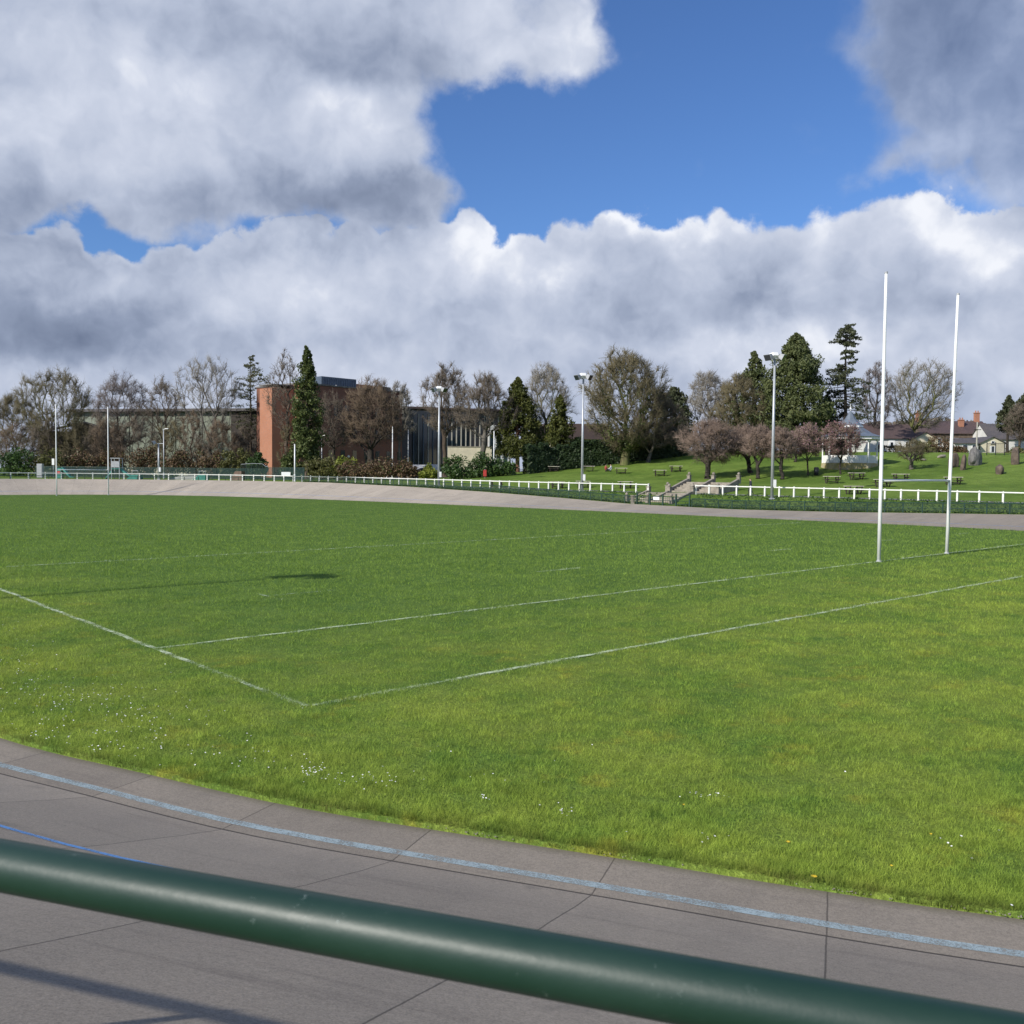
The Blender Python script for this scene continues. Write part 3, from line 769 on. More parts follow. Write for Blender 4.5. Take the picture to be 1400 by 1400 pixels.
# ------------------------------------------------------------------ painted lines
LINES = []    # (u0,v0,u1,v1,width,faint)
LINES += [(-29.58, -5.3, -29.58, 60, .10, 0), (-29.5, -5.3, 18.5, -5.3, .10, 0), (-29.58, 0, 21.5, 0, .10, 0),
          (-28.0, 16.55, 19.5, 16.55, .09, 0), (-24.8, 15.5, -24.8, 16.9, .08, 1), (-14.7, 15.8, -14.7, 17.2, .08, 1),
          (-24.8, 4.2, -24.8, 5.7, .08, 1), (-24.6, 5.1, -22.8, 5.1, .08, 1), (-15.4, 5.1, -13.4, 5.1, .085, 0), (-15.3, 5.1, -15.3, 5.9, .07, 1), (-2.3, 5.1, -.5, 5.1, .085, 0), (6.8, 5.1, 8.8, 5.1, .085, 0), (16, 5.1, 17.8, 5.1, .085, 1),
          (-29, 46, 16, 46, .08, 1), (-29, 81, 10, 81, .08, 1), (-16, 99.05, 5, 99.05, .10, 0)]
names = ['touchline_marking', 'dead_ball_line_marking', 'goal_line_marking']
for k, (a0, b0, a1, b1, wd, ft) in enumerate(LINES + [(-29.58, -5.3, -29.58, -1.5, .08, 2), (-29.5, -5.3, -27.0, -5.3, .08, 2)]):
    if k == 0: b0 = -1.5            # the corner itself is worn and added below
    if k == 1: a0 = -27.0
    L = math.hypot(a1 - a0, b1 - b0); n = max(2, int(L / .5)); du, dv = (a1 - a0) / L, (b1 - b0) / L
    vs = []
    for i in range(n + 1):
        t = i / n; jit = .02 * math.sin(i * 1.7 + k) + .015 * math.sin(i * .53)
        for s in (-1, 1):
            x, y = W2(a0 + (a1 - a0) * t - dv * (s * wd / 2 + jit), b0 + (b1 - b0) * t + du * (s * wd / 2 + jit)); vs.append((x, y, .022))
    fs = [(2 * i, 2 * i + 2, 2 * i + 3, 2 * i + 1) for i in range(n)]
    o = np_mesh(names[k] if k < 3 else 'pitch_line_marking', vs, fs, (M['line'], M['line_faint'], M['line_worn'])[ft])
    tag(o, ['white touchline along the near side of the pitch', 'white dead ball line behind the near goal', 'white goal line under the near goal posts'][k] if k < 3 else 'faint white pitch marking on the turf', kind='structure')

# ------------------------------------------------------------------ grass blades
rng = np.random.default_rng(11)
def vnoise(x, y, s, seed):
    r = np.random.default_rng(seed).random((64, 64)); x = x * s; y = y * s
    i = np.floor(x).astype(int); j = np.floor(y).astype(int); fx = sm(x - i); fy = sm(y - j)
    g = lambda a, b: r[a % 64, b % 64]
    return (g(i, j) * (1 - fx) + g(i + 1, j) * fx) * (1 - fy) + (g(i, j + 1) * (1 - fx) + g(i + 1, j + 1) * fx) * fy

def inside_oval(u, v):
    ang = np.arctan2(OV[:, 1] - cen[1], OV[:, 0] - cen[0]); o = np.argsort(ang)
    rr = np.hypot(OV[:, 0] - cen[0], OV[:, 1] - cen[1])
    a = np.arctan2(v - cen[1], u - cen[0]); r = np.hypot(u - cen[0], v - cen[1])
    return np.interp(a, ang[o], rr[o], period=2 * math.pi) - r

def blades(nb):
    y0, y1, pw = 5.4, 100.0, 1.5
    q = rng.random(nb); y = (y0 ** (1 - pw) + q * (y1 ** (1 - pw) - y0 ** (1 - pw))) ** (1 / (1 - pw))
    x = (rng.random(nb) * 2 - 1) * (y * .60 + 1.2)
    u, v = to_uv(x, y); ins = inside_oval(u, v)
    wob = .06 * (vnoise(x, y, 2.2, 3) - .5) + .05 * (vnoise(x, y, 7, 4) - .5)
    ok = ins > -.004 + wob
    clump = vnoise(x, y, 3.0, 5) * .5 + vnoise(x, y, 9.0, 6) * .5
    ok &= rng.random(nb) < .30 + 1.0 * clump + .6 * np.exp(-np.maximum(ins, 0) / .12)
    x, y, u, v, ins, clump = x[ok], y[ok], u[ok], v[ok], ins[ok], clump[ok]; n = len(x)
    edge = np.exp(-np.maximum(ins, 0) / .35)
    wild = np.clip((-v - 3) / 5, 0, 1) * .35 + np.clip((-u - 28) / 4, 0, 1) * .35
    h = (.020 + .022 * rng.random(n)) * (.30 + 1.35 * clump) * (1 + wild + .55 * edge) * np.clip(y / 16, .95, 2.2)
    wd = .0034 * np.clip(y / 10, 1, 4.2) * (.7 + .6 * rng.random(n))
    th = rng.random(n) * 2 * math.pi; lean = h * (.3 + .9 * rng.random(n)) * (1 - .75 * np.exp(-np.maximum(ins, 0) / .10)); la = rng.random(n) * 2 * math.pi
    # ragged bits lying over the kerb
    cx, sx_ = np.cos(th) * wd / 2, np.sin(th) * wd / 2
    z0 = np.where(ins < .02, -.03, -.006)
    tip = np.column_stack([x + np.cos(la) * lean, y + np.sin(la) * lean, z0 + h + .01])
    Vb = np.empty((n, 3, 3)); Vb[:, 0] = np.column_stack([x - cx, y - sx_, z0]); Vb[:, 1] = np.column_stack([x + cx, y + sx_, z0]); Vb[:, 2] = tip
    paint = np.zeros(n)
    worn = vnoise(x, y, 1.3, 8)
    for li, (a0, b0, a1, b1, w, ft) in enumerate(LINES):
        L = math.hypot(a1 - a0, b1 - b0); du, dv = (a1 - a0) / L, (b1 - b0) / L
        t = (u - a0) * du + (v - b0) * dv; dd = np.abs(-(u - a0) * dv + (v - b0) * du)
        pr = (.80 if not ft else .42) * (.45 + .9 * worn)
        if li == 0: pr = pr * np.interp(v, [-5, -1, 6], [.50, .75, .9])
        if li == 1: pr = pr * np.interp(u, [-29, -26], [.50, 1.0])
        k = (t > 0) & (t < L) & (dd < w * .62) & (rng.random(n) < pr)
        paint[k] = .35 + .5 * rng.random(k.sum())
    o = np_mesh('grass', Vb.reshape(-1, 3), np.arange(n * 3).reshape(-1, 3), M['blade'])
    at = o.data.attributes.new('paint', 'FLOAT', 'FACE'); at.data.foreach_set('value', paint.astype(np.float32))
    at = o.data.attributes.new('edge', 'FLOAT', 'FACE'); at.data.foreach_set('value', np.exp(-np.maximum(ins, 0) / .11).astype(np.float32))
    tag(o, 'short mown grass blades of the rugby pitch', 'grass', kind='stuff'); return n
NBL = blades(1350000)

def ground_px(px, py):
    r = ray(px, py); t = -CAM_H / r[2]; return r[0] * t, r[1] * t

# daisies: too many to count, one object
D = []
cl = [(30, 925, 60, 40, 60), (100, 955, 110, 30, 110), (180, 975, 120, 20, 70), (120, 1005, 110, 16, 50), (130, 1030, 40, 8, 16), (430, 1058, 26, 10, 34), (480, 1068, 60, 10, 24), (540, 1075, 40, 6, 12),
      (660, 1095, 12, 4, 7), (770, 1114, 14, 5, 10), (960, 1092, 40, 5, 14), (975, 1150, 30, 10, 6), (1300, 1160, 60, 25, 7), (250, 1030, 150, 25, 26), (30, 880, 50, 40, 24), (340, 1040, 120, 14, 22), (1385, 1248, 8, 4, 6), (1170, 1218, 40, 6, 5), (700, 1060, 500, 60, 26)]
dv_, df_ = [], []
for (px, py, sx_, sy_, n) in cl:
    for _ in range(n):
        x, y = ground_px(px + random.gauss(0, sx_ * .55), py + random.gauss(0, sy_ * .55))
        u, v = to_uv(x, y)
        if inside_oval(np.array([u]), np.array([v]))[0] < .03: continue
        r = random.uniform(.006, .0105); z = random.uniform(.035, .055); b = len(dv_)
        tx, ty = random.uniform(-.35, .35), random.uniform(-.35, .35)
        for k in range(7):
            a = k * 2 * math.pi / 7; dv_.append((x + math.cos(a) * r, y + math.sin(a) * r, z + r * (math.cos(a) * tx + math.sin(a) * ty)))
        dv_.append((x, y, z - .006)); 
        for k in range(7): df_.append((b + k, b + (k + 1) % 7, b + 7))
tag(np_mesh('daisies', dv_, df_, M['daisy']), 'small white daisies scattered in the turf near the track', 'daisies', kind='stuff')
# loose grit along the kerb
gv, gf = [], []
for (px, py, sx_, n) in ((660, 1131, 26, 60), (1160, 1222, 30, 40), (1370, 1252, 26, 50), (860, 1170, 60, 20), (300, 1075, 200, 20)):
    for _ in range(n):
        x, y = ground_px(px + random.gauss(0, sx_), py); z, off, i = H([x], [y])
        s = .003 + random.random() * .006; b = len(gv)
        p, nn = ov_at(float(i[0])); dd = random.uniform(-.05, .05) - off[0]
        x += (UV_U[0] * nn[0] + UV_V[0] * nn[1]) * dd; y += (UV_U[1] * nn[0] + UV_V[1] * nn[1]) * dd
        for (ax, ay, azz) in ((-1, -.8, 0), (1, -.7, 0), (.9, 1, 0), (-.8, .9, 0), (.1, .1, 1.1)):
            gv.append((x + ax * s * random.uniform(.6, 1), y + ay * s * random.uniform(.6, 1), -.015 + azz * s))
        gf += [(b, b + 1, b + 4), (b + 1, b + 2, b + 4), (b + 2, b + 3, b + 4), (b + 3, b, b + 4)]
tag(np_mesh('gravel', gv, gf, M['stone']), 'pale loose grit along the edge of the turf', 'gravel', kind='stuff')
for k, (px, py, sc, lb) in enumerate([(1077, 1160, 1.0, 'yellow dandelion in the turf left of the longest grass by the track'), (1112, 1208, 1.3, 'yellow dandelion right at the edge of the concrete track'),
                                  (934, 1108, .7, 'yellow dandelion beside a line of white daisies'), (1218, 1193, .7, 'yellow dandelion in a yellowish patch of turf near the track'), (1272, 1149, .7, 'yellow dandelion highest up the turf at the right')]):
    x, y = ground_px(px, py); t = thing('dandelion', lb, 'flower', (x, y, 0), random.random(), 'dandelions in the turf')
    m = MB(); m.tube((0, 0, 0), (.004, 0, .05), .0016, n=5); m.build('stem', M['lf_laurel'], t)
    m = MB()
    for j in range(14):
        a = j * 2 * math.pi / 14; r = .019 * sc; m.add([(.004 + math.cos(a - .2) * .004, math.sin(a - .2) * .004, .052), (.004 + math.cos(a + .2) * .004, math.sin(a + .2) * .004, .052), (.004 + math.cos(a + .12) * r, math.sin(a + .12) * r, .060), (.004 + math.cos(a - .12) * r, math.sin(a - .12) * r, .060)], [(0, 1, 2, 3)])
    m.build('flower_head', M['yellow'], t)
#@@THINGS
# ------------------------------------------------------------------ goal posts
def goal_posts(label, base_uv_v, lean_b):
    a = MID + UV_U * (-SEP / 2) + UV_V * base_uv_v
    t = thing('goal_posts', label, 'goal posts', (float(MID[0] + UV_V[0] * base_uv_v), float(MID[1] + UV_V[1] * base_uv_v), 0), PHI, 'rugby goal posts on the pitch')
    for s, ln in ((-1, (0.0, 0.0)), (1, lean_b)):
        x = s * SEP / 2; m = MB(); m.smooth = True
        HH = 10.54
        pts = [(x + ln[0] * z / HH, ln[1] * z / HH, z) for z in (-.05, 3, 6, 8.5, HH)]
        m.sweep(pts, [.070, .068, .062, .056, .052], 14); p = m.build('post', M['white'], t, recalc=True)
        m = MB(); m.tube((x + ln[0], ln[1], HH - .02), (x + ln[0], ln[1], HH + .05), .060, .056, 12); m.build('cap', M['lamp_grey'], p)
        m = MB(); m.tube((x, 0, .0), (x, 0, .06), .10, .085, 14); m.build('ground_socket', M['lamp_grey'], p)
    m = MB(); m.smooth = True; m.tube((-SEP / 2 + .05, 0, 3.0), (SEP / 2 - .05 + lean_b[0] * .28, lean_b[1] * .28, 3.0), .045, n=12); m.build('crossbar', M['white'], t)
    for s in (-1, 1):
        m = MB(); m.tube((s * (SEP / 2 - .16) + (lean_b[0] * .28 if s > 0 else 0), 0, 3.0), (s * (SEP / 2 - .10) + (lean_b[0] * .28 if s > 0 else 0), 0, 3.0), .055, n=10); m.build('bracket', M['white'], t)
lx = .155
goal_posts('tall white rugby goal posts on the near goal line', 0, (lx * UV_U[0], lx * UV_V[0]))
goal_posts('white rugby goal posts small at the far end of the pitch', PITCH_L, (0.02, 0))

# ------------------------------------------------------------------ foreground railing
Z_RAIL = 2.752; r0 = np.array([-.58, 1.043]); r1 = np.array([.094, .807]); rdv = (r1 - r0); RL = np.hypot(*rdv); rdv /= RL
rail = thing('safety_railing', 'thick round dark green handrail across the foreground above the track', 'railing', (r0[0], r0[1], 0), 0)
m = MB(); m.smooth = True
pts = []
for k in np.linspace(-7, 6, 53):
    p = rdv * k; bow = -.0016 * (k - .2) ** 2
    pts.append((p[0] - rdv[1] * bow, p[1] + rdv[0] * bow, Z_RAIL - .008 + .009 * k))
m.sweep(pts, .0278, 32); m.build('top_rail', M['rail_green'], rail)
for k in (-2.78, 3.6):
    p = rdv * k; wx, wy = r0[0] + p[0], r0[1] + p[1]
    m = MB(); m.smooth = True; m.tube((p[0], p[1], Hz(wx, wy) - .1), (p[0], p[1], Z_RAIL - .02), .030, n=20); m.build('post', M['rail_green'], rail)

# ------------------------------------------------------------------ curve helpers for things that follow the track
def off_pt(s, off):
    p, n = ov_at(s); q = p + n * off; x, y = W2(*q); return x, y, p, n

def s_for_px(px, offf):
    best = None
    for s in np.arange(0, NO, .5):
        p, n = ov_at(s)
        if p[0] < -16 and p[1] < 96: continue
        o = offf(p[1]) if callable(offf) else offf
        x, y, _, _ = off_pt(s, o)
        if y < 20: continue
        e = abs(project((x, y, 1.5))[0] - px)
        if best is None or e < best[0]: best = (e, s)
    return best[1]

def along(s0, s1, step):
    L = (s1 - s0) * DS; n = max(1, int(round(abs(L) / step))); return [s0 + (s1 - s0) * k / n for k in range(n + 1)]

sL = s_for_px(887, fence_off); sR = s_for_px(953, fence_off)
sR_end = s_for_px(1475, fence_off); sLeft = s_for_px(-60, fence_off)
def white_fence(label, s0, s1, step):
    ss = along(s0, s1, step); x0, y0, _, _ = off_pt(s0, fence_off(ov_at(s0)[0][1]))
    t = thing('post_and_rail_fence', label, 'fence', (x0, y0, Hz(x0, y0)), 0, 'white fences along the footpath'); b = Vector((x0, y0, Hz(x0, y0)))
    tops = []
    for s in ss:
        o = fence_off(ov_at(s)[0][1]); x, y, p, n = off_pt(s, o); z = Hz(x, y); q = Vector((x, y, z)) - b
        w = UV_U * n[0] + UV_V * n[1]; rz = math.atan2(w[1], w[0]); j = random.uniform(-.015, .015)
        m = MB(); m.box((q.x, q.y, q.z + .40 + j), (.11, .13, .90), rz=rz + random.uniform(-.06, .06))
        m.add([Vector((q.x, q.y, q.z + .90 + j))] + [Vector((q.x, q.y, q.z + .85 + j)) + Matrix.Rotation(rz, 3, 'Z') @ Vector((a * .055, c * .065, 0)) for a, c in ((-1, -1), (1, -1), (1, 1), (-1, 1))], [(0, 1, 2), (0, 2, 3), (0, 3, 4), (0, 4, 1)])
        m.build('post', M['white_wood'], t); tops.append(q + Vector((-w[0] * .085, -w[1] * .085, .80)))
    for h in (0.0,):
        m = MB()
        for a, c in zip(tops[:-1], tops[1:]):
            d = c - a; L = d.length; ang = math.atan2(d.y, d.x); mid = (a + c) / 2 + Vector((0, 0, h))
            R = d.to_track_quat('X', 'Z').to_matrix(); m.box(mid, (L, .04, .09), M=R)
        m.build('rail', M['white_wood'], t)
    return t
wf_r = white_fence('white post and rail fence right of the stone steps', sR, sR_end, 1.28)
wf_l = white_fence('long white post and rail fence left of the stone steps', sL, sLeft, 1.30)

# dark green railing round the outside of the track
def green_railing(label, s0, s1, step, hgt, mesh):
    ss = along(s0, s1, step); OFF = TRK + .18
    x0, y0, _, _ = off_pt(s0, OFF); b = Vector((x0, y0, 0))
    t = thing('track_railing', label, 'railing', b, 0, 'green railings round the track')
    top, bot = [], []
    for s in ss:
        x, y, p, n = off_pt(s, OFF); z = float(bank_h(p[0], p[1])); q = Vector((x - x0, y - y0, z))
        m = MB(); m.tube(q + Vector((0, 0, -.1)), q + Vector((0, 0, hgt + .02)), .045, n=6); m.build('post', M['green_metal'], t)
        top.append(q + Vector((0, 0, hgt))); bot.append(q + Vector((0, 0, .12)))
    m = MB()
    for a, c in zip(top[:-1], top[1:]): m.tube(a, c, .035, n=6)
    m.build('top_rail', M['green_metal'], t)
    m = MB()
    for a, c in zip(top[:-1], top[1:]): m.tube(a - Vector((0, 0, hgt * .5)), c - Vector((0, 0, hgt * .5)), .022, n=5)
    m.build('middle_rail', M['green_metal'], t)
    if mesh:
        m = MB()
        for a0, a1, c0, c1 in zip(bot[:-1], bot[1:], top[:-1], top[1:]):
            k = 26
            for i in range(1, k):
                f = i / k; lo = a0.lerp(a1, f); hi = c0.lerp(c1, f); d = (a1 - a0).normalized() * .009
                m.add([lo - d, lo + d, hi + d, hi - d], [(0, 1, 2, 3)])
        m.build('mesh_panel', M['mesh_green'], t, recalc=False)
g0 = s_for_px(945, TRK + .2); g1 = s_for_px(872, TRK + .2); gR = s_for_px(1480, TRK + .2); gL = s_for_px(400, TRK + .2); gLL = s_for_px(-40, TRK + .2)
green_railing('dark green railing with wire mesh right of the park gate', g0, gR, 1.3, .72, True)
green_railing('dark green railing with wire mesh left of the park gate', g1, gL, 1.3, .72, True)
green_railing('low dark green railing on top of the far banked curve', gL - .05, gLL, 1.55, .42, False)

# rough grass on the bank between railing and fence
def leaf_quads(C, Nrm, size, asp, rng, droop=0.0):
    """C centres (n,3), Nrm rough normals; returns verts, faces of diamond shaped leaves"""
    n = len(C); r = rng.normal(size=(n, 3)); Nn = Nrm + .9 * r; Nn /= np.linalg.norm(Nn, axis=1)[:, None] + 1e-9
    a = np.cross(Nn, rng.normal(size=(n, 3))); a /= np.linalg.norm(a, axis=1)[:, None] + 1e-9
    a[:, 2] -= droop; a /= np.linalg.norm(a, axis=1)[:, None]
    b = np.cross(Nn, a); s = (size * (.6 + .8 * rng.random(n)))[:, None]
    V = np.stack([C - a * s, C + b * s * asp, C + a * s, C - b * s * asp], 1).reshape(-1, 3)
    return V, np.arange(4 * n).reshape(-1, 4)

def bank_growth(name, label, s0, s1, dens):
    rg = np.random.default_rng(5); n = int(abs(s1 - s0) * DS * dens); lo, hi = min(s0, s1), max(s0, s1)
    s = lo + rg.random(n) * (hi - lo); k = np.floor(s).astype(int) % NO; f = (s - np.floor(s))[:, None]; k2 = (k + 1) % NO
    p = OV[k] * (1 - f) + OV[k2] * f; nn = OVN[k] * (1 - f) + OVN[k2] * f
    off = TRK + .35 + rg.random(n) ** 1.4 * (fence_off(p[:, 1]) - TRK - .7)
    uv = p + nn * off[:, None]; w = MID + uv[:, :1] * UV_U + uv[:, 1:] * UV_V
    z = H_off(off, p[:, 0], p[:, 1]); hh = .10 + .30 * rg.random(n) ** 2
    C = np.column_stack([w, z + hh * .4]); V, Fc = leaf_quads(C, np.tile([-.5, -.6, .5], (n, 1)), .12, .3, rg)
    tag(np_mesh(name, V, Fc, M['lf_bank']), label, 'bank growth', kind='stuff')
bank_growth('bank_grass', 'rough green growth on the bank below the white fence', s_for_px(940, 9), gR, 170)
bank_growth('bank_grass', 'rough green growth on the bank left of the gate', g1, s_for_px(420, 8), 120)

# ------------------------------------------------------------------ steps, gate
def stone_pillar(m, x, y, z, w, h, mat):
    m.box((x, y, z + h / 2), (w, w, h), mat); m.box((x, y, z + h + .04), (w * 1.25, w * 1.25, .08), mat); m.ball((x, y, z + h + .08 + w * .42), w * .46, mat)
sM = (sL + sR) / 2; pM, nM = ov_at(sM); foM = float(fence_off(pM[1]))
NW = UV_U * nM[0] + UV_V * nM[1]; TW = np.array([-NW[1], NW[0]])          # outward and along (towards the left of the picture)
if project((*W2(*(pM + nM * foM)), 1.2))[0] < project((W2(*(pM + nM * foM))[0] + TW[0], W2(*(pM + nM * foM))[1] + TW[1], 1.2))[0]: TW = -TW
def stair(name, label, off0, z0, off1, z1, along_c, widths, wall_h, lower):
    bx, by = W2(*(pM + nM * off0)); bx += TW[0] * along_c; by += TW[1] * along_c
    rz = math.atan2(NW[1], NW[0])
    t = thing(name, label, 'steps', (bx, by, z0), rz); dz = z1 - z0; L = off1 - off0
    sgn = 1 if (Matrix.Rotation(rz, 3, 'Z') @ Vector((0, 1, 0))).to_2d().dot(Vector(TW)) > 0 else -1
    edges = [0]
    for w in widths: edges.append(edges[-1] + w)
    tot = edges[-1]; ns = max(4, int(round(dz / .17)))
    for i, w in enumerate(widths):
        m = MB(); y0 = edges[i] - tot / 2 + .16; y1 = edges[i + 1] - tot / 2 - .16
        for k in range(ns):
            x0 = L * k / ns; m.box(((x0 + L) / 2 + .0, (y0 + y1) / 2, dz * (k + 1) / ns - dz / ns / 2 - .001 * k), (L - x0, y1 - y0, dz / ns))
        m.build('step_flight', M['stone'], t)
    for e in edges:
        y = e - tot / 2; m = MB()
        m.prism([(0, -.2), (0, wall_h), (L, dz + wall_h), (L, -.2)], y - .13, y + .13)
        m.build('balustrade', M['stone'], t)
        for x, z in ((-.22, -.1), (L + .22, dz - .1)):
            m = MB(); stone_pillar(m, x, y, z, .32, wall_h + .38, None); m.build('pillar', M['stone'], t)
    return t
zp = Hz(*W2(*(pM + nM * (foM + 1))))
up0_ = foM + 3.0; zu0 = Hz(*W2(*(pM + nM * up0_))); up1_ = up0_ + 3.4
px_c = project((*W2(*(pM + nM * (up0_ + 1.5))), zu0 + .7))[0]
zu1 = zu0 + 1.0
# slide the upper flight along until it sits where it does in the photograph
bestc = min(np.linspace(-12, 12, 241), key=lambda c: abs(project((W2(*(pM + nM * (up0_ + 1.7)))[0] + TW[0] * c, W2(*(pM + nM * (up0_ + 1.7)))[1] + TW[1] * c, zu0 + .8))[0] - 961))
stair('stone_steps', 'wide double flight of pale stone steps climbing from the footpath to the lawn', up0_, zu0, up1_, zu1, bestc, [2.75, 2.75], .34, False)
lo0 = TRK + 1.6; zl0 = Hz(*W2(*(pM + nM * lo0))) + .02; lo1 = foM - .3
bestl = min(np.linspace(-12, 12, 241), key=lambda c: abs(project((W2(*(pM + nM * (lo0 + 2)))[0] + TW[0] * c, W2(*(pM + nM * (lo0 + 2)))[1] + TW[1] * c, .9))[0] - 905))
stair('stone_steps', 'lower grey stone steps behind the green gate beside the track', lo0, zl0, lo1, zp + .10, bestl, [2.5, 2.3], .18, True)

sg0 = s_for_px(872, TRK + .25); sg1 = s_for_px(944, TRK + .25)
ga = Vector(off_pt(sg0, TRK + .25)[:2] + (0,)); gb = Vector(off_pt(sg1, TRK + .25)[:2] + (0,)); gz = float(bank_h(*ov_at((sg0 + sg1) / 2)[0]))
gt = thing('park_gate', 'dark green metal gate with a white notice between track and steps', 'gate', (ga.x, ga.y, gz - .02), 0)
gd = gb - ga; gl = gd.length; gd.normalize()
for k in range(5):
    p = gd * gl * k / 4; m = MB(); m.box((p.x, p.y, .52), (.11, .11, 1.04), rz=math.atan2(gd.y, gd.x)); m.build('post', M['green_metal'], gt)
for a_, b_ in ((0, 2), (2, 4)):
    m = MB(); p0 = gd * gl * (a_ / 4) + gd * .08; p1 = gd * gl * (b_ / 4) - gd * .08
    for z in (.15, .45, .78): m.tube(p0 + Vector((0, 0, z)), p1 + Vector((0, 0, z)), .024, n=6)
    for q in np.linspace(0, 1, 14): pp = p0.lerp(p1, q); m.tube(pp + Vector((0, 0, .15)), pp + Vector((0, 0, .78)), .012, n=5)
    m.build('gate_leaf', M['green_metal'], gt)
pc = gd * gl * .36; m = MB(); m.box((pc.x + .05, pc.y - .09, .62), (.62, .02, .26), rz=math.atan2(gd.y, gd.x)); m.build('notice', M['white'], gt)
gp = thing('gate_pillar', 'short pale stone pillar left of the green park gate', 'pillar', (ga.x - gd.x * .5, ga.y - gd.y * .5, gz - .05), 0); m = MB(); m.box((0, 0, .4), (.3, .3, .8)); m.box((0, 0, .84), (.38, .38, .08)); m.build('shaft', M['stone'], gp)

# ------------------------------------------------------------------ floodlights and lamp posts
def floodlight(label, px, depth, top_py, base=None, heads=3, group='tall floodlight masts round the track', white=True, aim=None, H_=None):
    b = base if base is not None else spot(px, depth); h = H_ if H_ else height_for(px, top_py, depth) - b.z
    t = thing('floodlight', label, 'floodlight', b, 0, group)
    m = MB(); m.smooth = True; m.tube((0, 0, -.1), (0, 0, h), .14, .085, 14); m.build('mast', M['galv'], t)
    m = MB(); m.box((.19, -.02, 1.35), (.24, .26, .62)); m.build('control_box', M['lamp_white'], t, bevel=.015)
    m = MB(); m.box((0, 0, .05), (.42, .42, .1)); m.build('base_plate', M['galv'], t)
    m = MB(); m.tube((-.62, 0, h - .04), (.62, 0, h - .04), .04, n=8); m.tube((0, -.4, h - .04), (0, .4, h - .04), .04, n=8); m.build('crossarm', M['galv'], t)
    for k in range(heads):
        a = (-2.6, -.55, math.pi / 2 + .2)[k] if aim is None else aim[k]
        c = Vector((math.cos(a) * .62, math.sin(a) * .40, h + .12)) if k < 2 else Vector((0.0, .0, h + .28))
        R = (Matrix.Rotation(a, 3, 'Z') @ Matrix.Rotation(math.radians(28), 3, 'Y'))
        m = MB(); vs = []
        for (x, w, hh) in ((-.20, .22, .16), (.22, .37, .28)):
            for y, z in ((-w, -hh), (w, -hh), (w, hh), (-w, hh)): vs.append(R @ Vector((x, y, z)) + c)
        m.add(vs, [(0, 1, 2, 3), (4, 5, 6, 7), (0, 1, 5, 4), (1, 2, 6, 5), (2, 3, 7, 6), (3, 0, 4, 7)])
        lm = m.build('lamp_head', M['lamp_white'] if (white and k == 2) else M['lamp_grey'], t, bevel=.02)
        m = MB(); vs = [R @ Vector((.226, y, z)) + c for y, z in ((-.34, -.25), (.34, -.25), (.34, .25), (-.34, .25))]; m.add(vs, [(0, 1, 2, 3)]); m.build('lens', M['glass'], lm)
    return t
floodlight('tall white floodlight mast in front of the big dark evergreens', 1056, 78.5, 490)
floodlight('white floodlight mast left of the large round brown tree', 796, 93.0, 517)
floodlight('white floodlight mast in front of the glass fronted building', 600, 107.0, 534)
# the fourth mast stands outside the frame on the near side; its shadow falls over the pitch
nf_ = (-6.45 - math.cos(math.radians(SUN_AZ)) * 20.2, 27.75 - math.sin(math.radians(SUN_AZ)) * 20.2); nf = nf_; floodlight('floodlight mast on the near side whose shadow crosses the pitch', 0, 0, 0, base=Vector((nf[0], nf[1], Hz(*nf))), H_=11.9)
floodlight('short grey floodlight post behind the skate park fence', 217, 128, 606, heads=1, group='lamp posts beyond the fence')

def lamp_post(label, px, depth, top_py, r=.06, head=True, mat='galv', base=None):
    b = spot(px, depth) if base is None else base; h = height_for(px, top_py, depth) - b.z
    t = thing('lamp_post', label, 'lamp post', b, 0, 'lamp posts beyond the fence')
    m = MB(); m.smooth = True; m.tube((0, 0, -.1), (0, 0, h), r * 1.25, r * .8, 10); m.build('column', M[mat], t)
    m = MB(); m.tube((0, 0, 0), (0, 0, .9), r * 1.7, n=10); m.build('base', M[mat], t)
    if head:
        m = MB(); m.tube((-.05, 0, h), (.45, -.15, h + .08), .03, n=6); m.box((.55, -.2, h + .09), (.5, .2, .1), rz=-.3); m.build('lamp_head', M['lamp_white'], t)
    else:
        m = MB(); m.ball((0, 0, h), r * 1.1); m.build('cap', M[mat], t)
lamp_post('thin grey pole behind the short floodlight post at the left', 224, 133, 587, .07)
lamp_post('plain pale post without lamp in front of the tall ivy clad tree', 403, 123, 608, .085, False, 'white')
lamp_post('short lamp post in front of the shaded brick wall', 440, 142, 596, .06)
lamp_post('slim white pole right of the wide brown tree by the brick wall', 536.5, 135, 584, .07, False, 'white')
lamp_post('thin dark grey pole beside the white parked vans', 558, 138, 588, .06, False)
lamp_post('slim pale pole left of the dark cone shaped yew', 675, 128, 590, .07, False, 'white')
# ------------------------------------------------------------------ trees
def tubes_np(P0, P1, R0, R1, n):
    d = P1 - P0; L = np.linalg.norm(d, axis=1)[:, None] + 1e-9; d = d / L
    ref = np.where(np.abs(d[:, 2:3]) > .9, np.array([[1., 0, 0]]), np.array([[0, 0, 1.]]))
    a = np.cross(d, ref); a /= np.linalg.norm(a, axis=1)[:, None]; b = np.cross(d, a); t = np.arange(n) * 2 * math.pi / n
    ring = a[:, None] * np.cos(t)[None, :, None] + b[:, None] * np.sin(t)[None, :, None]
    V0 = P0[:, None] + ring * R0[:, None, None]; V1 = P1[:, None] + ring * R1[:, None, None]
    m = len(P0); V = np.concatenate([V0, V1], 1).reshape(-1, 3); base = (np.arange(m) * 2 * n)[:, None]
    k = np.arange(n); kn = (k + 1) % n
    Fc = np.stack([base + k, base + kn, base + n + kn, base + n + k], 2).reshape(-1, 4); return V, Fc

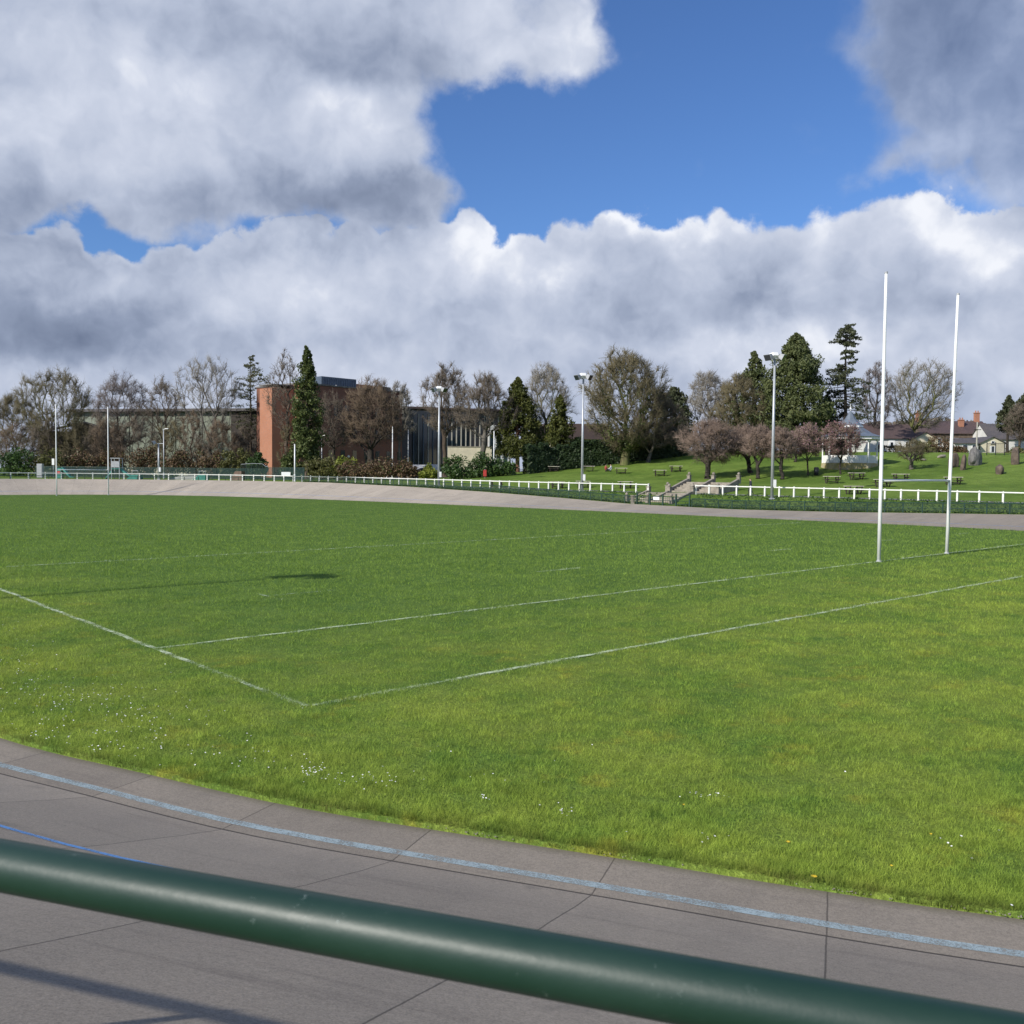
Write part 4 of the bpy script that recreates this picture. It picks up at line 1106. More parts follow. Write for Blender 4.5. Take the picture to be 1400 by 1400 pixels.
def cones_np(P0, P1, R0):
    d = P1 - P0; L = np.linalg.norm(d, axis=1)[:, None] + 1e-9; d = d / L
    ref = np.where(np.abs(d[:, 2:3]) > .9, np.array([[1., 0, 0]]), np.array([[0, 0, 1.]]))
    a = np.cross(d, ref); a /= np.linalg.norm(a, axis=1)[:, None]; b = np.cross(d, a); t = np.arange(3) * 2 * math.pi / 3
    ring = a[:, None] * np.cos(t)[None, :, None] + b[:, None] * np.sin(t)[None, :, None]
    V = np.concatenate([P0[:, None] + ring * R0[:, None, None], P1[:, None]], 1).reshape(-1, 3); base = (np.arange(len(P0)) * 4)[:, None]
    Fc = np.concatenate([base + np.array([[0, 1, 3]]), base + np.array([[1, 2, 3]]), base + np.array([[2, 0, 3]])], 0); return V, Fc

PROF = {
    'round': lambda t: np.sin(np.pi * np.clip(t, 0, 1) ** 1.12) ** .50,
    'dome': lambda t: np.sqrt(np.clip(1 - (np.clip(t, 0, 1) * .98) ** 2.4, 0, 1)) * (.72 + .28 * np.clip(t * 4, 0, 1)),
    'vase': lambda t: (.35 + .75 * np.clip(t, 0, 1) ** .8) * np.sqrt(np.clip(1 - np.clip((t - .55) / .46, 0, 1) ** 2.2, 0, 1)),
    'umbrella': lambda t: np.sqrt(np.clip(1 - np.clip(t, 0, 1) ** 3.2, 0, 1)) * (.55 + .5 * np.clip(t * 2.2, 0, 1)),
    'tall': lambda t: np.sin(np.pi * np.clip(t, 0, 1) ** .98) ** .60,
}

def grow(rg, Hh, hb, R, shape, n, trunk_top, bf, lean, ecc=1.0):
    ns = 9; tz = np.linspace(0, 1, ns) * Hh * trunk_top
    wig = np.cumsum(rg.normal(size=(ns, 2)) * Hh * .008, 0); wig -= wig[0]
    trunk = np.column_stack([wig[:, 0] + lean[0] * (tz / Hh), wig[:, 1] + lean[1] * (tz / Hh), tz])
    th = rg.random(n) * 2 * math.pi; t = rg.random(n) ** .85; ph = rg.random(6) * 6.28
    lump = 1 + .13 * np.sin(th * 2 + ph[0] + t * 3) + .10 * np.sin(th * 3 + ph[1] - t * 5) + .08 * np.sin(th * 5 + ph[2] + 9 * t) + .06 * np.sin(t * 17 + ph[3] + th)
    lump = 1 + (lump - 1) * (1.9 if shape == 'umbrella' else 1.25); r = R * PROF[shape](t) * lump * (rg.random(n) ** .36)
    top = 1 + .05 * np.sin(th * 3 + ph[4]) + .04 * np.sin(th * 7 + ph[5])
    P = np.column_stack([lean[0] + r * np.cos(th), lean[1] + r * np.sin(th) * ecc, hb + t * (Hh * top - hb)])
    P = P[np.argsort(np.linalg.norm(P - trunk[-1] * .6, axis=1))]
    nodes = [tuple(q) for q in trunk]; par = [-1] + list(range(ns - 1))
    plen = np.concatenate([[0], np.cumsum(np.linalg.norm(np.diff(trunk, axis=0), axis=1))])
    NN = np.vstack([trunk, P]); N_ = len(NN); PL = np.zeros(N_); PL[:ns] = plen; PAR = np.full(N_, -1); PAR[:ns] = par
    cost = np.full(N_, 1e9); src = np.zeros(N_, int); done = np.zeros(N_, bool); done[:ns] = True
    for i in range(2, ns):
        c = np.linalg.norm(NN - NN[i], axis=1) + bf * PL[i]; k = c < cost; cost[k] = c[k]; src[k] = i
    for _ in range(n):
        c = np.where(done, 1e9, cost); j = int(c.argmin()); done[j] = True; PAR[j] = src[j]; dl = np.linalg.norm(NN[j] - NN[src[j]]); PL[j] = PL[src[j]] + dl
        c = np.linalg.norm(NN - NN[j], axis=1) + bf * PL[j]; k = c < cost; cost[k] = c[k]; src[k] = j
    order = np.argsort(-PL); tips = np.zeros(N_); kids = np.zeros(N_, int)
    for i in order:
        if tips[i] == 0: tips[i] = 1
        if PAR[i] >= 0: tips[PAR[i]] += tips[i]; kids[PAR[i]] += 1
    return NN, PAR, tips, kids, ns

def tree_thing(name, label, base, group, cat='tree'):
    return thing(name, label, cat, base, 0, group)

def bare_tree(label, px, depth, top, hw, cb, twig, bark, seed, n=420, shape='round', r0=None, trunk_top=.6, bf=.6, lean=(0, 0), base=None, tw=1.0, tlen=1.0, tr=1.0, name='bare_tree', group='bare trees beyond the track', blossom=None, ivy=None, up=.3, dens=1.0):
    rg = np.random.default_rng(seed)
    b = spot(px, depth) if base is None else base; depth = b.y
    Hh = height_for(px, top, depth) - b.z; R = hw * 1.06 * depth / F_PX; hb = max(.4, height_for(px, cb, depth) - b.z)
    t = tree_thing(name, label, b, group)
    NN, PAR, tips, kids, ns = grow(rg, Hh, hb, R, shape, n, trunk_top, bf, lean)
    n = int(n); r0 = (r0 or Hh * .022) * 1.0; rad = np.maximum(r0 * (tips / tips[0]) ** .60, .013 * tr)
    rad[:3] *= np.array([1.35, 1.08, 1.0]); i = np.nonzero(PAR >= 0)[0]; p = PAR[i]
    ra = np.minimum(rad[p], rad[i] * 1.35 + .01); big = tips[i] > 9
    parts = []
    for sel, k in ((big, 7), (~big, 3)):
        V, Fc = tubes_np(NN[p[sel]], NN[i[sel]], ra[sel], rad[i[sel]], k); parts.append((V, Fc))
    V = np.vstack([q[0] for q in parts]); Fc = np.vstack([parts[0][1], parts[1][1] + len(parts[0][0])])
    np_mesh('trunk', V, Fc, M[bark], t)
    # twigs
    sel = i[tips[i] <= 6]; d0 = NN[sel] - NN[PAR[sel]]; d0 /= np.linalg.norm(d0, axis=1)[:, None] + 1e-9
    cc = np.array([lean[0], lean[1], hb + (Hh - hb) * .35]); o = NN[sel] - cc; o /= np.linalg.norm(o, axis=1)[:, None] + 1e-9
    S0, S1, SR = [], [], []
    Lb = R * .20 * tlen
    for k in range(int(13 * tw)):
        f = rg.random(len(sel))[:, None]; st = NN[sel] * f + NN[PAR[sel]] * (1 - f)
        d = .5 * d0 + .55 * o + np.array([0, 0, up]) + .62 * rg.normal(size=o.shape); d /= np.linalg.norm(d, axis=1)[:, None]
        L = (Lb * (.45 + .9 * rg.random(len(sel))))[:, None]; en = st + d * L
        S0.append(st); S1.append(en); SR.append(np.full(len(sel), .021 * tr))
        for _ in range(2):
            f2 = .25 + .6 * rg.random(len(sel))[:, None]; s2 = st + d * L * f2; e2 = d + .7 * rg.normal(size=o.shape); e2 /= np.linalg.norm(e2, axis=1)[:, None]
            S0.append(s2); S1.append(s2 + e2 * L * .5 * (.5 + rg.random(len(sel))[:, None])); SR.append(np.full(len(sel), .015 * tr))
    S0 = np.vstack(S0); S1 = np.vstack(S1); SR = np.concatenate(SR)
    V, Fc = cones_np(S0, S1, SR); np_mesh('crown', V, Fc, M[twig], t)
    if blossom:
        nb = blossom[1]; k = rg.integers(0, len(S0), nb); f = rg.random(nb)[:, None]; C = S0[k] * (1 - f) + S1[k] * f
        V, Fc = leaf_quads(C, rg.normal(size=(nb, 3)), .07, .8, rg); np_mesh('blossom', V, Fc, M[blossom[0]], t)
    if ivy:
        nb = ivy[1]; lo = np.nonzero((NN[:, 2] < Hh * ivy[2]) & (tips > 3) & (PAR >= 0))[0]; k = lo[rg.integers(0, len(lo), nb)]; f = rg.random(nb)[:, None]
        C = NN[k] * (1 - f) + NN[PAR[k]] * f + rg.normal(size=(nb, 3)) * (.12 + rad[k][:, None] * 1.0)
        V, Fc = leaf_quads(C, rg.normal(size=(nb, 3)), .16, .7, rg); np_mesh('ivy', V, Fc, M[ivy[0]], t)
    return t

def clump_leaves(rg, centres, rads, per, size, asp, droop=0.0, flat=1.0):
    n = len(centres); per = int(per * 1.0); k = np.repeat(np.arange(n), per); g = rg.normal(size=(len(k), 3)); g[:, 2] *= flat
    g *= (rg.random(len(k)) ** .3 / (np.linalg.norm(g, axis=1) + 1e-6))[:, None]
    C = centres[k] + g * rads[k][:, None]; return leaf_quads(C, g, size, asp, rg, droop)

def evergreen(label, px, depth, top, hw, cb, leaf, bark, seed, prof, ncl=150, per=55, size=.22, asp=.45, r0=.35, base=None, name='evergreen_tree', group='evergreen trees beyond the track', droop=.3, crad=.24, flat=.8, spire=0.0, lean=0.0):
    rg = np.random.default_rng(seed); b = spot(px, depth) if base is None else base; depth = b.y
    Hh = height_for(px, top, depth) - b.z; R = hw * depth / F_PX; hb = max(.15, height_for(px, cb, depth) - b.z)
    t = tree_thing(name, label, b, group)
    ncl = int(ncl * 1.7); per = int(per * 1.15); size = size * .72; crad = crad * .82; tt = rg.random(ncl) ** 1.15; th = rg.random(ncl) * 6.283; ph = rg.random(4) * 6.28
    lump = 1 + .20 * np.sin(th * 3 + ph[0] + tt * 6) + .07 * np.sin(tt * 15 + ph[1] + th * 2) + .10 * rg.normal(size=ncl) + .08 * np.sin(tt * 31 + ph[2] - th)
    rr = R * prof(tt) * lump * (.35 + .65 * rg.random(ncl) ** .5); z = hb + tt * (Hh - hb)
    C = np.column_stack([rr * np.cos(th) + lean * tt, rr * np.sin(th), z]); rads = R * crad * (.5 + .8 * rg.random(ncl)) * np.clip(prof(tt) * 1.3 + .15, .22, 1.1)
    lead = np.column_stack([lean * np.linspace(.5, 1, 14), np.zeros(14), hb + np.linspace(.5, .985, 14) * (Hh - hb)]); lr = np.maximum(R * .26 * prof(np.linspace(.5, .985, 14)), R * .06)
    C = np.vstack([C, lead]); rads = np.concatenate([rads, lr])
    V, Fc = clump_leaves(rg, C, rads, per, size, asp, droop, flat); np_mesh('crown', V, Fc, M[leaf], t)
    zz = np.linspace(0, .95, 10); pts = np.column_stack([lean * zz + .05 * np.sin(zz * 9 + ph[3]), .05 * np.cos(zz * 7), zz * Hh]); rad = r0 * (1.05 - zz) + .02; rad[0] *= 1.3
    V1, F1 = tubes_np(pts[:-1], pts[1:], rad[:-1], rad[1:], 9)
    k = rg.integers(0, ncl, min(ncl, 90)); zt_ = np.clip(C[k, 2] - .25 * rr[k], .05 * Hh, .95 * Hh); P0 = np.column_stack([lean * zt_ / Hh, zt_ * 0, zt_])
    V2, F2 = tubes_np(P0, C[k], np.full(len(k), r0 * .22), np.full(len(k), .03), 4)
    np_mesh('trunk', np.vstack([V1, V2]), np.vstack([F1, F2 + len(V1)]), M[bark], t); return t

def shrub(label, px, depth, w_px, top, leaf, seed, n=2600, size=.16, base_py=None, name='shrub', group='shrubs beyond the fence', ecc=.8, asp=.55, ncl=34):
    rg = np.random.default_rng(seed); b = spot(px, depth); R = w_px / 2 * depth / F_PX; Hh = max(.5, height_for(px, top, depth) - b.z)
    a = rg.random(ncl) * 6.283; f = rg.random(ncl) ** .5; hz = rg.random(ncl)
    zz = Hh * (.10 + .78 * hz * np.sqrt(np.clip(1 - (f * .92) ** 2.2, .05, 1))); C = np.column_stack([np.cos(a) * f * R * .86, np.sin(a) * f * R * ecc * .86, zz])
    rads = np.minimum(R, Hh) * (.20 + .22 * rg.random(ncl)); V, Fc = clump_leaves(rg, C, rads, n // ncl, size, asp, 0, .85)
    V[:, 2] = np.maximum(V[:, 2], -.05)
    t = thing(name, label, 'shrub', b, 0, group); np_mesh('foliage', V, Fc, M[leaf], t)
    m = MB()
    for k in range(7): m.tube((0.1 * math.cos(k), .1 * math.sin(k), -.05), C[k], .035, .012, 5)
    m.build('stems', M['bark_dark'], t); return t

def hedge(label, pts, width, height, leaf, seed, dens=150, size=.13, name='hedge'):
    """clipped or loose hedge that follows ground points"""
    rg = np.random.default_rng(seed); P = np.array([(p.x, p.y, p.z) for p in pts]); b = Vector(P[0]); seg = np.linalg.norm(np.diff(P[:, :2], axis=0), axis=1); s = np.concatenate([[0], np.cumsum(seg)])
    n = int(s[-1] * dens); q = rg.random(n) * s[-1]; c = np.column_stack([np.interp(q, s, P[:, k]) for k in range(3)])
    d = P[-1] - P[0]; d /= np.linalg.norm(d[:2]); nn = np.array([-d[1], d[0]])
    hh = height * (1 + .10 * np.sin(q * .9) + .08 * np.sin(q * 2.3 + 1) + .05 * np.sin(q * 6.1)); w = (rg.random(n) - .5) * width; z = rg.random(n) ** .8
    edge = rg.random(n) < .6; w = np.where(edge, np.sign(w) * width * .5 * (.85 + .25 * rg.random(n)) * np.sqrt(np.clip(1.05 - z ** 5, .05, 1)), w); z = np.where(~edge, .8 + .25 * rg.random(n), z)
    C = np.column_stack([c[:, 0] + nn[0] * w, c[:, 1] + nn[1] * w, c[:, 2] + z * hh]) - np.array(b)
    V, Fc = leaf_quads(C, np.column_stack([nn[0] * w, nn[1] * w, z]) * 2, size, .6, rg)
    t = thing(name, label, 'hedge', b); np_mesh('foliage', V, Fc, M[leaf], t)
    m = MB()
    for k in np.arange(.3, s[-1], 1.1):
        p = np.array([np.interp(k, s, P[:, j]) for j in range(3)]) - np.array(b); m.tube(Vector(p) + Vector((0, 0, -.1)), Vector(p) + Vector((rg.normal() * .2, rg.normal() * .2, height * .8)), .05, .02, 5)
    m.build('stems', M['bark_dark'], t); return t

cone = lambda t: (1 - t) ** .70 * (.62 + .45 * np.clip(t * 5, 0, 1))
column_ = lambda t: np.clip(1 - t ** 3.0, 0, 1) ** .8 * (.8 + .2 * np.clip(t * 6, 0, 1))
ivyprof = lambda t: np.where(t < .55, .95 - .12 * t, np.clip(.88 - (t - .55) * 1.75, .10, 1))

# --- left group, behind the banked curve
bare_tree('broad olive bare tree with fanned branches behind the far goal posts', 78, 152, 514, 50, 622, 'tw_olive', 'bark_olive', 101, 620, 'vase', trunk_top=.34, bf=.6, tw=1.0, tlen=.85, up=.5, r0=.5)
bare_tree('leaning olive bare tree at the very left of the treeline', 22, 158, 548, 42, 632, 'tw_olive', 'bark_olive', 102, 420, 'dome', trunk_top=.4, bf=.6, tw=1.3)
bare_tree('purplish bare tree between the far goal posts and the pale green hall', 166, 168, 521, 40, 612, 'tw_purple', 'bark_brown', 103, 420, 'round', trunk_top=.62, tw=1.0)
bare_tree('small brown bare tree in front of the low end of the green hall', 143, 150, 572, 26, 634, 'tw_brown', 'bark_brown', 104, 260, 'dome', trunk_top=.4)
bare_tree('slim brown bare tree left of the tall grey one by the hall', 222, 168, 525, 32, 612, 'tw_brown', 'bark_brown', 105, 380, 'tall', trunk_top=.7, tw=.95)
bare_tree('large grey bare tree with spreading branches before the pale green hall', 286, 167, 500, 47, 612, 'tw_grey', 'bark_grey', 106, 560, 'vase', trunk_top=.36, bf=.6, tw=.75, tlen=.8, up=.45, r0=.48)
bare_tree('thin brown sapling against the pale green hall wall', 262, 147, 566, 20, 632, 'tw_rust', 'bark_brown', 107, 190, 'dome', trunk_top=.5)
bare_tree('brown bare tree reaching over the orange brick tower', 390, 148, 487, 25, 590, 'tw_brown', 'bark_brown', 108, 380, 'tall', trunk_top=.7, tw=.55, r0=.30)
rgp = np.random.default_rng(3)
evergreen('tall loose olive pine left of the orange brick tower', 343, 171, 486, 25, 600, 'lf_pine', 'bark_brown', 109, lambda t: np.clip(np.sin(np.pi * np.clip(t, 0, 1) ** .9), .1, 1) ** .7, ncl=80, per=30, size=.26, asp=.30, r0=.26, crad=.20, flat=.35, droop=.1, name='pine_tree')
evergreen('tall narrow ivy clad tree in front of the brick building', 420, 137, 474, 20, 628, 'lf_ivy', 'bark_brown', 110, ivyprof, ncl=190, per=42, size=.24, asp=.6, r0=.28, crad=.34, flat=1.0, droop=.3)
shrub('dark ivy mound at the foot of the orange brick tower', 398, 141, 40, 604, 'lf_ivy', 111, 2600, .2)
bare_tree('wide rusty brown bare tree standing before the shaded brick wall', 509, 140, 528, 44, 606, 'tw_rust', 'bark_dark', 112, 620, 'dome', trunk_top=.42, bf=.6, tw=.85, r0=.50, tr=1.0)
bare_tree('brown bare tree half hidden behind the tall ivy clad tree', 455, 146, 545, 30, 612, 'tw_brown', 'bark_dark', 113, 320, 'round', trunk_top=.5, tw=.7)
bare_tree('pale grey bare tree beyond the end of the brick building', 545, 176, 527, 24, 590, 'tw_grey', 'bark_grey', 114, 330, 'dome', trunk_top=.5, tw=1.0, tr=1.1)
bare_tree('tall brown bare tree right of the floodlight by the glass building', 609, 140, 508, 33, 590, 'tw_brown', 'bark_brown', 115, 520, 'round', trunk_top=.6, tw=.95, r0=.34)
bare_tree('bare tree with pale forked trunk before the glass building', 657, 134, 521, 37, 588, 'tw_brown', 'bark_grey', 116, 520, 'dome', trunk_top=.45, bf=.55, tw=.85, lean=(.6, 0), r0=.40)
evergreen('dark cone shaped yew with reddish trunk beside the lawn', 709, 119, 517, 35, 622, 'lf_yew', 'bark_red', 117, cone, ncl=210, per=52, size=.26, asp=.45, r0=.30, base=hit(707, 643), crad=.25, droop=.4, name='yew_tree')
bare_tree('tall grey bare tree directly behind the cone shaped yew', 747, 140, 509, 37, 596, 'tw_grey', 'bark_olive', 118, 520, 'round', trunk_top=.5, bf=.6, tw=.9, r0=.36)
evergreen('small rusty green conifer right of the cone shaped yew', 767, 125, 541, 23, 626, 'lf_yew', 'bark_dark', 119, cone, ncl=120, per=42, size=.25, asp=.45, r0=.2, base=hit(765, 641), crad=.30, name='yew_tree')
bare_tree('largest round brown tree with mossy trunk in the middle of the lawn edge', 853, 124, 490, 57, 616, 'tw_olive', 'bark_olive', 120, 900, 'round', trunk_top=.55, bf=.6, tw=1.15, base=hit(854, 636), r0=.52, tr=1.15, ivy=('lf_ivy', 2600, .95), tlen=.85)
bare_tree('small dark brown tree with pale trunk right of the mossy trunk', 903, 126, 540, 33, 612, 'tw_brown', 'bark_grey', 121, 420, 'dome', trunk_top=.5, tw=1.4, base=hit(886, 632), lean=(1.4, 0), r0=.24, tr=1.15)
evergreen('dark rounded evergreen peeping out behind the small brown tree', 920, 150, 529, 25, 620, 'lf_dark', 'bark_dark', 122, lambda t: np.sin(np.pi * np.clip(t, 0, 1) ** .8) ** .6, ncl=110, per=48, size=.3, asp=.5, r0=.3, crad=.32)
bare_tree('pale grey bare tree between the dark evergreen and the cherry trees', 966, 150, 515, 36, 606, 'tw_grey', 'bark_grey', 123, 560, 'dome', trunk_top=.5, bf=.55, tw=1.05, r0=.36)
bare_tree('brownish green twiggy tree left of the big dark evergreens', 1008, 134, 520, 32, 610, 'tw_olive', 'bark_olive', 124, 560, 'round', trunk_top=.5, tw=1.5, tr=1.1, ivy=('lf_ivy', 1500, .8))
evergreen('pointed green evergreen rising behind the brownish green tree', 1028, 144, 480, 28, 604, 'lf_cypress', 'bark_dark', 125, lambda t: np.clip(1 - t ** 1.8, 0, 1) ** .8, ncl=120, per=48, size=.3, asp=.42, r0=.3, crad=.30)
evergreen('tallest broad dark cypress behind the white floodlight mast', 1084, 132, 457, 41, 606, 'lf_cypress', 'bark_dark', 126, lambda t: np.clip(1 - t ** 2.6, 0, 1) ** .75 * (.85 + .15 * np.clip(t * 5, 0, 1)), ncl=300, per=60, size=.30, asp=.40, r0=.45, crad=.24, droop=.5)
evergreen('narrow russet and green conifer right of the broad dark cypress', 1128, 137, 540, 14, 606, 'lf_yew', 'bark_dark', 127, column_, ncl=70, per=44, size=.28, asp=.4, r0=.2, crad=.4)

def layered_conifer(label, px, depth, top, seed):
    rg = np.random.default_rng(seed); b = spot(px, depth); Hh = height_for(px, top, depth) - b.z; t = tree_thing('conifer_tree', label, b, 'evergreen trees beyond the track'); sc = depth / F_PX
    zz = np.linspace(0, .985, 14); pts = np.column_stack([.12 * np.sin(zz * 7), .1 * np.cos(zz * 5), zz * Hh]); rad = .32 * (1.04 - zz) + .015
    TV = [tubes_np(pts[:-1], pts[1:], rad[:-1], rad[1:], 8)]; P0, P1, C, RR = [], [], [], []
    for k in range(150):
        f = .20 + .79 * (k / 149) ** .85; z = f * Hh
        L = np.interp(f, [.2, .35, .5, .62, .70, .78, .84, .90, .95, 1], [24, 32, 31, 27, 15, 13, 14, 20, 17, 3]) * sc * 1.18 * rg.uniform(.45, 1.1)
        if .66 < f < .84 and rg.random() < .45: continue
        a = rg.random() * 6.283; p = np.array([.12 * math.sin(f * 7), .1 * math.cos(f * 5), z]); e = p + np.array([math.cos(a) * L, math.sin(a) * L, -.10 * L + rg.normal() * .25])
        P0.append(p); P1.append(e)
        for g in np.linspace(.42, 1.0, 4): C.append(p + (e - p) * g + rg.normal(size=3) * np.array([.12, .12, .06])); RR.append(.16 + .13 * L * (1.15 - g))
    P0 = np.array(P0); P1 = np.array(P1); TV.append(tubes_np(P0, P1, np.full(len(P0), .055), np.full(len(P0), .02), 4))
    np_mesh('trunk', np.vstack([TV[0][0], TV[1][0]]), np.vstack([TV[0][1], TV[1][1] + len(TV[0][0])]), M['bark_dark'], t)
    V, Fc = clump_leaves(rg, np.array(C), np.array(RR) * 1.35, 16, .19, .35, .1, .4); np_mesh('crown', V, Fc, M['lf_dark'], t)
layered_conifer('tall sparse conifer with layered branches and thin top behind the bandstand', 1153, 134, 443, 128)
bare_tree('dark bare tree between the sparse conifer and the left goal post', 1194, 150, 504, 24, 590, 'tw_purple', 'bark_dark', 129, 420, 'tall', trunk_top=.6, tw=.8)
bare_tree('wide round topped grey bare tree rising behind the bungalow', 1249, 152, 502, 54, 586, 'tw_grey', 'bark_olive', 130, 760, 'vase', trunk_top=.30, bf=.55, tw=.62, tlen=.62, up=.45, r0=.52, lean=(.9, 0))
evergreen('dark pointed conifer at the right edge, the taller one', 1402, 150, 536, 24, 588, 'lf_dark', 'bark_dark', 131, cone, ncl=110, per=50, size=.3, asp=.4, r0=.3, crad=.3)
evergreen('dark pointed conifer at the right edge, the shorter one', 1376, 156, 541, 14, 590, 'lf_dark', 'bark_dark', 132, cone, ncl=90, per=45, size=.3, asp=.4, r0=.25, crad=.32)
bare_tree('brown twiggy tree in front of the two dark conifers at the right', 1392, 147, 556, 20, 600, 'tw_brown', 'bark_brown', 133, 260, 'round', tw=1.2)

# --- cherry trees on the lawn
CH = dict(name='cherry_tree', group='low cherry trees on the lawn', trunk_top=.30, bf=.5, tr=.95, tlen=1.15, up=.02)
def cherry(label, px, base_py, top, hw, cb, seed, n=520, twig='tw_cherry', tw=.70, cx=None, r0=.22, blossom=None, bark='bark_dark'):
    b = hit(px, base_py); cx = px if cx is None else cx
    bare_tree(label, cx, b.y, top, hw, cb, twig, bark, seed, n, 'umbrella', base=b, lean=((cx - px) * b.y / F_PX, 0), r0=r0, tw=tw, blossom=blossom, **CH)
cherry('pinkish brown cherry tree with thick trunk just left of the stone steps top', 967, 655, 582, 36, 630, 201, 620, cx=972, r0=.30)
cherry('pinkish brown cherry tree behind the stone steps, straight trunk', 1026, 647, 586, 28, 622, 202, 480, cx=1016, r0=.26)
cherry('pinkish brown cherry tree with a curved trunk near the walking person', 1036, 655, 588, 26, 624, 203, 460, cx=1040, r0=.2)
cherry('brown cherry tree with leaning trunk just right of the floodlight mast', 1069, 656, 590, 24, 626, 204, 440, cx=1066, r0=.19)
cherry('small brown cherry tree farther up the lawn behind the leaning one', 1087, 632, 592, 20, 618, 205, 340, cx=1090, r0=.16)
cherry('slender pink flowering cherry beside the black litter bin', 1104, 650, 585, 23, 622, 206, 400, 'tw_cherry', .7, r0=.09, blossom=('blossom', 1500), bark='bark_brown')
cherry('dark pink flowering cherry in front of the bandstand', 1149, 649, 583, 28, 620, 207, 460, 'tw_cherry', .5, r0=.10, blossom=('blossom_p', 2600))
cherry('small pruned bare tree with few stout limbs right of the bandstand', 1246, 642, 604, 23, 628, 208, 120, 'tw_olive', .8, r0=.22, bark='bark_grey')

# --- shrubs and hedges
for k, (px, dp, hw, tp, lb) in enumerate([(18, 150, 30, 584, 'leafless brown thicket at the left edge of the picture'), (62, 149, 30, 580, 'leafless thicket at the foot of the broad olive tree'), (112, 150, 30, 584, 'leafless thicket seen between the far uprights'),
        (150, 149, 28, 578, 'leafless thicket beside the right far upright'), (188, 150, 28, 576, 'leafless thicket left of the slim brown tree'), (236, 149, 26, 582, 'leafless thicket right of the short floodlight post'),
        (300, 160, 28, 580, 'leafless thicket under the large grey tree'), (334, 163, 22, 586, 'leafless thicket before the dark end of the hall'), (394, 148, 15, 584, 'leafless thicket between the orange tower and the ivy clad tree')]):
    bare_tree(lb, px, dp, tp, hw, 636, ('tw_rust', 'tw_brown', 'tw_olive')[k % 3], 'bark_brown', 700 + k, 150, 'dome', trunk_top=.3, tw=1.3, tlen=1.1, name='thicket', group='leafless thickets under the trees', r0=.10)
rs = random.Random(4)
LS = [('dark green shrub at the far left under the olive tree', 22, 140, 66, 612, 'lf_laurel'), ('brown green shrub left of the far goal posts', 66, 141, 50, 610, 'lf_olive'), ('russet shrub between the far goal posts', 108, 144, 56, 612, 'lf_brown'),
      ('brown shrub right of the far goal posts', 152, 145, 52, 608, 'lf_brown'), ('dark brown shrub behind the short floodlight post', 200, 145, 56, 608, 'lf_brown'), ('reddish brown shrub under the slim brown tree', 244, 143, 48, 610, 'lf_brown'),
      ('russet shrub under the large grey tree', 284, 143, 48, 606, 'lf_brown'), ('green leafy shrub before the end of the green hall', 322, 142, 44, 606, 'lf_olive'), ('dark green bush left of the orange brick tower foot', 353, 140, 34, 616, 'lf_laurel')]
for k, (lb, px, dp, w, tp, lf) in enumerate(LS): shrub(lb, px, dp, w, tp, lf, 300 + k, 2800, .18)
RS = [('yellowish brown round bush left of the bank hedge', 440, 130, 46, 620, 'lf_olive'), ('low russet bush in front of the brick building', 482, 129, 50, 628, 'lf_brown'), ('pale green low bush before the brick building lawn', 470, 134, 44, 622, 'lf_yellow'),
      ('russet bush left of the slim white pole', 522, 128, 52, 628, 'lf_brown'), ('brown bush right of the slim white pole', 556, 127, 40, 628, 'lf_brown'), ('bright yellow green bush at the foot of the floodlight', 587, 121, 28, 634, 'lf_yellow'),
      ('dark laurel bush right of the glass building floodlight', 622, 121, 46, 619, 'lf_laurel'), ('large dark laurel bush below the forked bare tree', 656, 122, 44, 618, 'lf_laurel'), ('green laurel bush beside the red bin', 686, 123, 40, 622, 'lf_laurel')]
for k, (lb, px, dp, w, tp, lf) in enumerate(RS): shrub(lb, px, dp, w, tp, lf, 330 + k, 2800, .15)
hedge('tall dark hedge behind the yew and the mossy trunk', [spot(p, d) for p, d in ((718, 124), (760, 127), (810, 129), (860, 130), (905, 131), (938, 131))], 2.0, 3.3, 'lf_hedge', 350, 1300, .19)  # leaf colour carries the shade below the trees
hedge('low hedge of brown stems in front of the bungalow and gabled houses', [spot(p, d) for p, d in ((1200, 141), (1262, 141), (1312, 141))], 1.0, 1.2, 'lf_brown', 351, 180, .14)
for k, (px, dp, w, tp, lf, lb) in enumerate([(1282, 139, 44, 592, 'lf_brown', 'tall brown bush right of the cream gabled house'), (1262, 138, 30, 600, 'lf_olive', 'olive bush before the cream gable with red chimney'), (1388, 140, 28, 612, 'lf_olive', 'olive bush behind the upright stone at the right edge'),
                                             (1308, 139, 26, 608, 'lf_brown', 'brown bush behind the right goal post')]): shrub(lb, px, dp, w, tp, lf, 360 + k, 1500, .14)
# ------------------------------------------------------------------ buildings
def P3(px, depth, z): r = ray(px, horizon(px)); return Vector((r[0] / r[1] * depth, depth, z))

def wall_building(name, label, cat, pts, z0, z1, mat, thick, group=None):
    """box building standing on a front edge pts[0]-pts[1] with depth `thick` away from the viewer"""
    a, b = Vector((pts[0][0], pts[0][1], 0)), Vector((pts[1][0], pts[1][1], 0)); d = (b - a); L = d.length; rz = math.atan2(d.y, d.x)
    t = thing(name, label, cat, (a.x, a.y, z0), rz, group)
    m = MB(); m.box((L / 2, thick / 2, (z1 - z0) / 2 - .5), (L, thick, z1 - z0 + 1.0)); w = m.build('wall', mat, t)
    return t, L, z1 - z0, w

